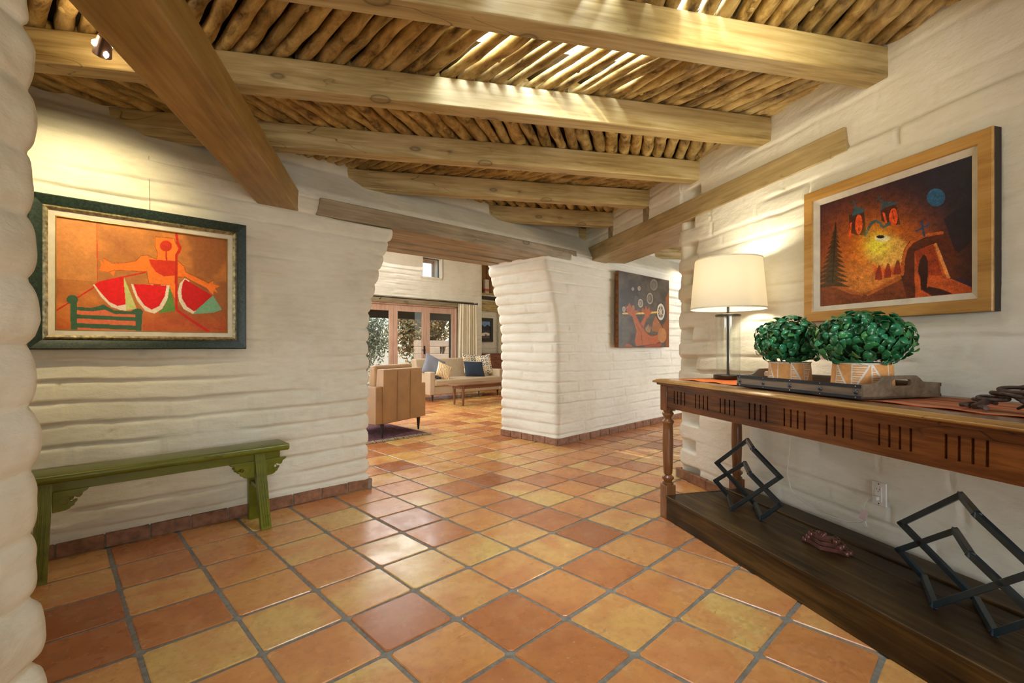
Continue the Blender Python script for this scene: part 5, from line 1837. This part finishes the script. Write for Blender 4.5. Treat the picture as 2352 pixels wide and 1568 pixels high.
Wm, Hm = 0.60, 0.66
t = thing('framed_picture', 'small black-framed picture of two dark mountains under a blue sky', 'picture', 'AB', (8.68, 9.975, 1.245))
frame_ring(Wm, Hm, 0, [(0, 0.03), (0, -0.012), (0.085, -0.008), (0.09, 0.0), (0.09, 0.03)]).build('frame', simple('black frame', (0.018, 0.016, 0.014), 0.45), t)
cv = Canvas([(1758, 1145), (1928, 1155), (1918, 1440), (1745, 1425)], 90, 110)
cv.c[:] = sq((120, 150, 200))
cv.poly([(1700, 1260), (1758, 1235), (1795, 1200), (1840, 1240), (1885, 1205), (1930, 1245), (1960, 1270), (1960, 1400), (1700, 1400)], sq((44, 48, 60)))
cv.poly([(1730, 1300), (1800, 1270), (1860, 1310), (1930, 1290), (1960, 1400), (1700, 1400)], sq((70, 66, 70)))
cv.poly([(1740, 1345), (1800, 1340), (1855, 1330), (1910, 1350), (1910, 1385), (1740, 1385)], sq((226, 220, 212)))
cv.poly([(1842, 1362), (1862, 1362), (1862, 1388), (1842, 1388)], sq((40, 70, 140)))
cv.poly([(1700, 1383), (1960, 1388), (1960, 1460), (1700, 1460)], sq((96, 84, 80)))
o = cv.mesh('print', Wm - 0.175, Hm - 0.175, t, 0.012); o.location.z = 0.0875
MB().box(-Wm / 2 + 0.02, Wm / 2 - 0.02, 0.018, 0.03, 0.02, Hm - 0.02).build('backing', black_metal, t)

# dresser
dres = m_wood('dresser wood', (0.10, 0.028, 0.012), (0.19, 0.058, 0.024), (0.27, 0.09, 0.035), 'x', rough=0.3, knots=False, crack=False)
t = thing('dresser', 'reddish brown bow-front dresser against the far wall, right of the sofa', 'dresser', 'AB', (8.85, 9.66, 0))
bow = [(-0.55, 0.26)] + [(x, -0.20 - 0.07 * math.cos(x / 0.55 * PI / 2)) for x in np.linspace(-0.55, 0.55, 13)] + [(0.55, 0.26)]
MB().prism(bow, 0.10, 0.90, axis='z').build('body', dres, t, bevel=0.004)
MB().prism([(x * 1.03, y * 1.04) for x, y in bow], 0.90, 0.93, axis='z').build('top', dres, t, bevel=0.004)
for k, (z0, z1) in enumerate(((0.13, 0.36), (0.38, 0.61), (0.63, 0.75), (0.77, 0.88))):
    dpoly = [(x, -0.21 - 0.07 * math.cos(x / 0.55 * PI / 2)) for x in np.linspace(-0.50, 0.50, 13)] + [(0.50, -0.19), (-0.50, -0.19)]
    d = MB().prism(dpoly, z0, z1, axis='z').build('drawer', dres, t, bevel=0.003)
    for x in (-0.3, 0.3):
        MB().tube([(x - 0.04, -0.275, (z0 + z1) / 2), (x, -0.285 - 0.012, (z0 + z1) / 2 - 0.02), (x + 0.04, -0.275, (z0 + z1) / 2)], 0.005, 7).build('pull', bronze, d)
for x in (-0.48, 0.48):
    for y in (-0.17, 0.2):
        MB().box(x - 0.03, x + 0.03, y - 0.03, y + 0.03, 0, 0.10).build('foot', dres, t, bevel=0.004)

# ---------------------------------------------------------------- sofa
fab = simple('oatmeal upholstery', (0.50, 0.385, 0.255), 0.85, var=0.06, scale=30, bump=0.25, bscale=260)
dark_leg = simple('dark tapered leg', (0.02, 0.013, 0.010), 0.4)
t = thing('sofa', 'long beige upholstered sofa with slim arms, in front of the french doors', 'sofa', 'AB', (6.50, 8.40, 0))
MB().box(-1.0, 1.0, -0.40, 0.38, 0.13, 0.30).build('base', fab, t, bevel=0.02, seg=3)
MB().box(-0.89, 0.89, -0.43, 0.24, 0.30, 0.44).build('seat_cushion', fab, t, bevel=0.035, seg=4)
b = MB().hexa([Vector(p) for p in ((-0.90, 0.16, 0.30), (0.90, 0.16, 0.30), (-0.90, 0.40, 0.30), (0.90, 0.40, 0.30), (-0.92, 0.28, 0.86), (0.92, 0.28, 0.86), (-0.92, 0.44, 0.84), (0.92, 0.44, 0.84))])
b.build('backrest', fab, t, bevel=0.035, seg=4)
for s_ in (-1, 1):
    MB().box(s_ * 0.95 - 0.065, s_ * 0.95 + 0.065, -0.42, 0.36, 0.13, 0.60).build('arm', fab, t, bevel=0.02, seg=3)
for x in (-0.9, 0.9):
    for y in (-0.34, 0.32):
        MB().lathe([(0.012, 0), (0.024, 0.13)], 12, x, y).build('leg', dark_leg, t)


def pillow(name, lab, mat, fr, loc, rot, w, h, th, cols=None):
    n = 40
    a, b = np.meshgrid(np.linspace(-1, 1, n), np.linspace(-1, 1, n), indexing='ij')
    ex = (1 - np.abs(a) ** 2.6).clip(0) ** 0.5 * (1 - np.abs(b) ** 2.6).clip(0) ** 0.5
    pin = 1 - 0.07 * (np.abs(a) ** 2) * (1 - np.abs(b) ** 3) - 0.0
    pin2 = 1 - 0.07 * (np.abs(b) ** 2) * (1 - np.abs(a) ** 3)
    X = a * w / 2 * (1 - 0.08 * (1 - np.abs(b) ** 2) * np.abs(a) ** 2)
    Z = b * h / 2 * (1 - 0.08 * (1 - np.abs(a) ** 2) * np.abs(b) ** 2)
    Yf = -th / 2 * ex * (1 + 0.1 * np.sin(a * 4 + b * 3))
    V = np.concatenate([np.stack([X, Yf, Z], -1).reshape(-1, 3), np.stack([X, -Yf, Z], -1).reshape(-1, 3)])
    Fc = []
    for s_, o_ in ((0, 0), (1, n * n)):
        for i in range(n - 1):
            for j in range(n - 1):
                q = [i * n + j, (i + 1) * n + j, (i + 1) * n + j + 1, i * n + j + 1]
                if s_: q = q[::-1]
                Fc.append(tuple(k + o_ for k in q))
    me = bpy.data.meshes.new(name)
    me.from_pydata(V.tolist(), [], Fc)
    me.update()
    bm = bmesh.new(); bm.from_mesh(me)
    bmesh.ops.remove_doubles(bm, verts=bm.verts, dist=1e-5)
    bm.to_mesh(me); bm.free()
    me.polygons.foreach_set('use_smooth', [True] * len(me.polygons))
    me.materials.append(mat)
    o = bpy.data.objects.new(name, me)
    C.objects.link(o)
    o.location = to_world(fr, *loc)
    o.rotation_euler = (Matrix.Rotation(ROT[fr], 4, 'Z') @ Euler(rot, 'XYZ').to_matrix().to_4x4()).to_euler()
    return tag(o, lab, 'cushion')


def m_pattern(name, kind):
    tt = NT(name)
    c = tt.coord()
    if kind == 'hex':
        mp = tt.n('ShaderNodeMapping'); tt.l(c, mp.inputs[0]); mp.inputs['Scale'].default_value = (11, 0, 11); mp.inputs['Rotation'].default_value = (0, 0, 0)
        vo = tt.n('ShaderNodeTexVoronoi'); tt.l(mp.outputs[0], vo.inputs['Vector']); vo.inputs['Scale'].default_value = 1.0; vo.inputs['Randomness'].default_value = 0.0
        rg = tt.ramp(vo.outputs['Distance'], [(0.0, (0, 0, 0)), (0.20, (0, 0, 0)), (0.22, (1, 1, 1)), (0.36, (1, 1, 1)), (0.38, (0, 0, 0))], 'CONSTANT')
        wn_ = tt.n('ShaderNodeTexWhiteNoise'); tt.l(vo.outputs['Position'], wn_.inputs['Vector'])
        rc = tt.ramp(wn_.outputs['Value'], [(0.0, (0.55, 0.30, 0.06)), (0.5, (0.05, 0.04, 0.035))], 'CONSTANT')
        col = tt.mix(rg, (0.72, 0.66, 0.54), rc)
    elif kind == 'leaf':
        w = tt.n('ShaderNodeTexWave'); tt.l(c, w.inputs['Vector']); w.inputs['Scale'].default_value = 9; w.inputs['Distortion'].default_value = 9; w.inputs['Detail'].default_value = 3
        col = tt.ramp(w.outputs['Fac'], [(0.0, (0.62, 0.36, 0.09)), (0.55, (0.62, 0.38, 0.12)), (0.62, (0.78, 0.72, 0.60))], 'CONSTANT')
    elif kind == 'heather':
        n_ = tt.noise(c, 160, 2)
        col = tt.ramp(n_, [(0.35, (0.17, 0.185, 0.22)), (0.65, (0.25, 0.26, 0.30))])
    else:
        n_ = tt.noise(c, 160, 2)
        col = tt.ramp(n_, [(0.35, (0.028, 0.042, 0.065)), (0.65, (0.045, 0.062, 0.09))])
    return tt.set(col, 0.85, 0, 0.2)


SB, SA = 6.50, 8.40
pillow('cushion', 'grey-blue cushion leaning on the left arm of the sofa', m_pattern('heather cushion', 'heather'), 'AB', (5.74, 8.22, 0.69), (R(-16), R(24), R(-8)), 0.50, 0.46, 0.15)
pillow('cushion', 'yellow and cream leaf-patterned cushion, front one at the left sofa end', m_pattern('leaf cushion', 'leaf'), 'AB', (5.90, 8.08, 0.60), (R(-22), R(24), R(-14)), 0.34, 0.34, 0.11)
pillow('cushion', 'dark navy rectangular cushion in front at the right sofa end', m_pattern('navy cushion', 'navy'), 'AB', (6.82, 8.20, 0.615), (R(-22), R(3), R(-6)), 0.52, 0.36, 0.13)
hexm = m_pattern('hexagon cushion', 'hex')
pillow('cushion', 'cream cushion with ochre and black hexagon rings, at the far right sofa end', hexm, 'AB', (7.20, 8.36, 0.69), (R(-16), R(-6), R(-20)), 0.48, 0.48, 0.13)
pillow('cushion', 'hexagon-patterned cushion half hidden behind the navy one', hexm, 'AB', (6.90, 8.42, 0.72), (R(-14), R(4), R(4)), 0.46, 0.46, 0.12)

# ---------------------------------------------------------------- coffee table
cof = m_wood('walnut table wood', (0.10, 0.040, 0.018), (0.19, 0.085, 0.038), (0.28, 0.14, 0.065), 'x', rough=0.3, knots=False, crack=False)
t = thing('coffee_table', 'long low walnut coffee table with rounded corners, before the sofa', 'table', 'AB', (6.35, 7.18, 0))
cpoly = []
for (cx_, cy_, a0_) in ((0.93, 0.15, 0), (-0.93, 0.15, 90), (-0.93, -0.15, 180), (0.93, -0.15, 270)):
    for k in range(7):
        an = R(a0_ + 15 * k)
        cpoly.append((cx_ + 0.09 * math.cos(an), cy_ + 0.09 * math.sin(an)))
MB().prism(cpoly, 0.385, 0.408, axis='z').build('top', cof, t, bevel=0.006)
MB().box(-0.80, 0.80, -0.15, 0.15, 0.315, 0.385).build('apron', cof, t, bevel=0.004)
for x in (-0.76, 0.76):
    for y in (-0.135, 0.135):
        MB().lathe([(0.014, 0), (0.018, 0.03), (0.022, 0.06), (0.028, 0.32), (0.028, 0.385)], 14, x, y).build('leg', cof, t)

# ---------------------------------------------------------------- armchair
lea = simple('tan leather', (0.36, 0.205, 0.085), 0.42, var=0.14, scale=5, bump=0.2, bscale=30)
t = thing('armchair', 'tan leather armchair seen from behind, near the opening to the living room', 'armchair', 'AB', (3.228 - 0.12, 5.29 + 0.37, 0), rz=R(17.6))
# local: x along the back, y toward the seat front (away from the viewer); back panel at y = -0.40
w = 0.40
b = MB().hexa([Vector(p) for p in ((-0.36, -0.40, 0.18), (0.36, -0.40, 0.18), (-0.36, -0.24, 0.18), (0.36, -0.24, 0.18), (-0.36, -0.41, 0.84), (0.36, -0.41, 0.84), (-0.36, -0.29, 0.84), (0.36, -0.29, 0.84))])
b.build('backrest', lea, t, bevel=0.014, seg=3)
for s_ in (-1, 1):
    MB().box(s_ * 0.405 - 0.060, s_ * 0.405 + 0.060, -0.385, 0.40, 0.18, 0.635).build('arm', lea, t, bevel=0.014, seg=3)
MB().box(-0.32, 0.32, -0.26, 0.38, 0.18, 0.32).build('base', lea, t, bevel=0.012)
MB().box(-0.315, 0.315, -0.22, 0.41, 0.32, 0.46).build('seat_cushion', lea, t, bevel=0.04, seg=4)
b = MB().hexa([Vector(p) for p in ((-0.33, -0.27, 0.46), (0.33, -0.27, 0.46), (-0.33, -0.10, 0.46), (0.33, -0.10, 0.46), (-0.35, -0.27, 0.895), (0.35, -0.27, 0.895), (-0.35, -0.14, 0.88), (0.35, -0.14, 0.88))])
b.build('back_cushion', lea, t, bevel=0.05, seg=4)
mb = MB()
for x in (-0.12, 0.12):
    mb.tube([(x, -0.4085, 0.20), (x, -0.4145, 0.82)], 0.003, 6)
mb.build('seam', simple('leather seam', (0.28, 0.155, 0.06), 0.5), t)
for x in (-0.34, 0.34):
    for y in (-0.36, 0.35):
        MB().lathe([(0.011, 0.012), (0.026, 0.185)], 14, x, y).build('leg', dark_leg, t)

# rug with fringe
def m_rug():
    tt = NT('purple wool rug')
    c = tt.coord((1, 3, 1))
    f = tt.noise(c, 16, 5, 0.75)
    col = tt.ramp(f, [(0.32, (0.055, 0.04, 0.07)), (0.45, (0.13, 0.055, 0.075)), (0.56, (0.20, 0.10, 0.11)), (0.66, (0.27, 0.20, 0.20))])
    tt.bump(tt.noise(c, 200, 2), 0.6, 0.003)
    return tt.set(col, 0.95, 0, 0.1)


t = thing('rug', 'purple woven rug with knotted beige fringe, under the leather armchair', 'rug', 'AB', (2.35, 6.3, 0.0005))
MB().box(-1.15, 1.15, -1.20, 1.20, 0.0, 0.009).build('pile', m_rug(), t, bevel=0.002)
rng = random.Random(5)
mb = MB()
for k in range(260):
    x = -1.14 + 2.28 * k / 259
    dx = rng.uniform(-0.014, 0.014)
    mb.tube([(x, -1.195, 0.008), (x + dx * 0.5, -1.225, 0.012 + rng.uniform(0, 0.01)), (x + dx, -1.262 + rng.uniform(-0.012, 0.012), 0.003)], [0.0055, 0.006, 0.003], 5)
mb.build('fringe', simple('rug fringe', (0.34, 0.28, 0.18), 0.95), t)

# ---------------------------------------------------------------- outdoors
straw = simple('dry straw ground', (0.46, 0.36, 0.22), 0.95, var=0.25, scale=3, bump=0.5, bscale=30)
tag(MB().box(-40, 60, 12.6, 90, -0.16, -0.06).build('ground', straw, fr='AB'), kind='structure')
pav = simple('patio paving', (0.36, 0.19, 0.11), 0.7, var=0.2, scale=4)
tag(MB().box(-2, 12, 9.98, 12.6, -0.12, -0.02).build('patio', pav, fr='AB'), kind='structure')
dk = m_wood('dark patio timber', (0.03, 0.018, 0.010), (0.055, 0.035, 0.02), (0.09, 0.06, 0.035), 'x', knots=False)
t = thing('patio_roof', 'dark timber patio roof seen through the french doors', 'patio roof', 'AB', (5, 11.2, 2.42))
MB().box(-7, 7, -1.2, 1.5, 0.0, 0.10).build('roof', dk, t)
MB().box(-7, 7, 1.05, 1.25, -0.49, 0.0).build('beam', dk, t, bevel=0.01)
for x in (-3.2, 0.2, 4.29):
    MB().lathe([(0.065, -2.44), (0.06, -0.49)], 16, x, 1.15).build('post', dk, t)
adb = simple('brown adobe garden wall', (0.46, 0.33, 0.23), 0.9, var=0.12, scale=3, bump=0.5, bscale=12)
t = thing('garden_wall', 'low brown adobe garden wall with small barred openings, beyond the patio', 'garden wall', 'AB', (11.7, 16.6, -0.08))
mb = MB()
xs = [-1.0, 0.13, 0.43, 0.75, 1.05, 2.4, 2.7, 5]
mb.box(-1.0, 5, -0.15, 0.15, 0, 0.88); mb.box(-1.0, 5, -0.15, 0.15, 1.18, 1.44)
for a, b in ((xs[0], xs[1]), (xs[2], xs[3]), (xs[4], xs[5]), (xs[6], xs[7])): mb.box(a, b, -0.15, 0.15, 0.88, 1.18)
mb.build('adobe', adb, t, bevel=0.03, seg=3)
for a, b in ((xs[1], xs[2]), (xs[3], xs[4]), (xs[5], xs[6])):
    mb = MB()
    for k in range(4):
        x = a + (b - a) * (k + 0.5) / 4
        mb.tube([(x, 0, 0.88), (x, 0, 1.18)], 0.012, 6)
    mb.build('bars', black_metal, t)

bark = simple('pale bark', (0.36, 0.30, 0.22), 0.9, var=0.3, scale=10, bump=0.6)


def m_foliage(name, c0, c1):
    tt = NT(name)
    a = tt.n('ShaderNodeAttribute', attribute_name='col')
    sp = tt.n('ShaderNodeSeparateColor'); tt.l(a.outputs['Color'], sp.inputs[0])
    col = tt.ramp(sp.outputs[0], [(0.0, c0), (1.0, c1)])
    return tt.set(col, 0.7, 0, 0.2)


fol = [m_foliage('autumn leaves', (0.32, 0.12, 0.03), (0.42, 0.22, 0.08)), m_foliage('grey green leaves', (0.16, 0.18, 0.11), (0.36, 0.37, 0.25)), m_foliage('mixed leaves', (0.13, 0.15, 0.07), (0.42, 0.22, 0.08))]


def tree(lab, b_, a_, h, spread, seed, fm, nleaf, lsz=0.07):
    rng = random.Random(seed)
    t = thing('tree', lab, 'tree', 'AB', (b_, a_, -0.1))
    mb = MB()
    tips = []

    def grow(p, d, L, r_, lv):
        pts, rad = [p], [r_]
        for k in range(4):
            d = (d + Vector([rng.uniform(-1, 1) for _ in range(3)]) * 0.22 + Vector((0, 0, 0.05))).normalized()
            p = p + d * L / 4
            pts.append(p); rad.append(r_ * (1 - 0.12 * (k + 1)))
            if lv >= 2: tips.append(p)
        mb.tube(pts, rad, 7 if lv < 2 else 4)
        if lv < 4:
            for _ in range(3 if lv < 3 else 2):
                nd = (d + Vector([rng.uniform(-1, 1) for _ in range(3)]) * (0.75 if lv else 0.6)).normalized()
                if nd.z < -0.1: nd.z *= -0.5
                grow(p, nd, L * rng.uniform(0.62, 0.8), r_ * 0.58, lv + 1)

    grow(Vector((0, 0, 0)), Vector((rng.uniform(-.3, .3), 0, 1)).normalized(), h * 0.34, 0.05 * h / 2, 0)
    mb.build('trunk', bark, t)
    V, Fc, cols = [], [], []
    for _ in range(nleaf):
        c = rng.choice(tips) + Vector([rng.gauss(0, spread * 0.13) for _ in range(3)])
        a = Vector([rng.uniform(-1, 1) for _ in range(3)]).normalized(); b = a.cross(Vector([rng.uniform(-1, 1) for _ in range(3)])).normalized()
        s_ = lsz * rng.uniform(0.5, 1.2)
        n = len(V)
        V += [c - a * s_, c + b * s_ * .5, c + a * s_, c - b * s_ * .5]
        Fc.append((n, n + 1, n + 2, n + 3))
        cols += [(rng.random(), 0, 0, 1)] * 4
    me = bpy.data.meshes.new('leaves')
    me.from_pydata([tuple(v) for v in V], [], Fc); me.update()
    ca = me.color_attributes.new('col', 'FLOAT_COLOR', 'POINT'); ca.data.foreach_set('color', np.array(cols, np.float32).ravel())
    me.materials.append(fm)
    o = bpy.data.objects.new('leaves', me)
    place(o, parent=t)


def shrub(lab, b_, a_, rx, ry, h, seed, fm, n, lsz):
    rng = random.Random(seed)
    t = thing('shrub', lab, 'shrub', 'AB', (b_, a_, -0.08))
    mb = MB()
    V, Fc, cols = [], [], []
    for k in range(16):
        an, q = rng.uniform(0, 2 * PI), rng.uniform(0.2, 1)
        mb.tube([(0, 0, 0), (rx * .3 * q * math.cos(an), ry * .3 * q * math.sin(an), h * .45), (rx * .8 * q * math.cos(an), ry * .8 * q * math.sin(an), h * rng.uniform(.7, 1))], [0.02, 0.014, 0.005], 5)
    mb.build('stems', bark, t)
    for _ in range(n):
        d = Vector([rng.gauss(0, 1) for _ in range(3)]).normalized() * rng.uniform(0.35, 1.0)
        clump = 0.8 + 0.35 * math.sin(d.x * 9 + seed) * math.sin(d.z * 8 + d.y * 7)
        c = Vector((d.x * rx * clump, d.y * ry * clump, h * 0.52 + d.z * h * 0.5 * clump))
        a = Vector([rng.uniform(-1, 1) for _ in range(3)]).normalized(); b = a.cross(Vector([rng.uniform(-1, 1) for _ in range(3)])).normalized()
        s_ = lsz * rng.uniform(0.5, 1.2)
        m = len(V)
        V += [c - a * s_, c + b * s_ * .5, c + a * s_, c - b * s_ * .5]
        Fc.append((m, m + 1, m + 2, m + 3))
        cols += [(rng.random(), 0, 0, 1)] * 4
    me = bpy.data.meshes.new('leaves')
    me.from_pydata([tuple(v) for v in V], [], Fc); me.update()
    ca = me.color_attributes.new('col', 'FLOAT_COLOR', 'POINT'); ca.data.foreach_set('color', np.array(cols, np.float32).ravel())
    me.materials.append(fm)
    place(bpy.data.objects.new('leaves', me), parent=t)


tree('pale-trunked leaning tree in the middle french door pane', 6.5, 14.0, 5.2, 2.6, 4, fol[2], 900, 0.05)
shrub('tall orange and green shrub behind the left door pane', 5.3, 15.6, 1.3, 0.9, 3.6, 9, fol[2], 8000, 0.075)
shrub('grey-green brush filling the middle door pane', 8.3, 16.2, 1.5, 0.8, 3.0, 11, fol[1], 6500, 0.055)
shrub('dark rusty-leaved shrub rising above the garden wall', 12.6, 19.0, 2.1, 1.2, 3.9, 14, fol[2], 9000, 0.10)
shrub('wide grey-green thicket far back, between the two nearer shrubs', 9.6, 22.5, 2.6, 1.4, 4.4, 21, fol[1], 8000, 0.13)
shrub('rusty thicket at the far left of the garden', 5.6, 20.5, 2.4, 1.4, 4.6, 23, fol[0], 4500, 0.11)
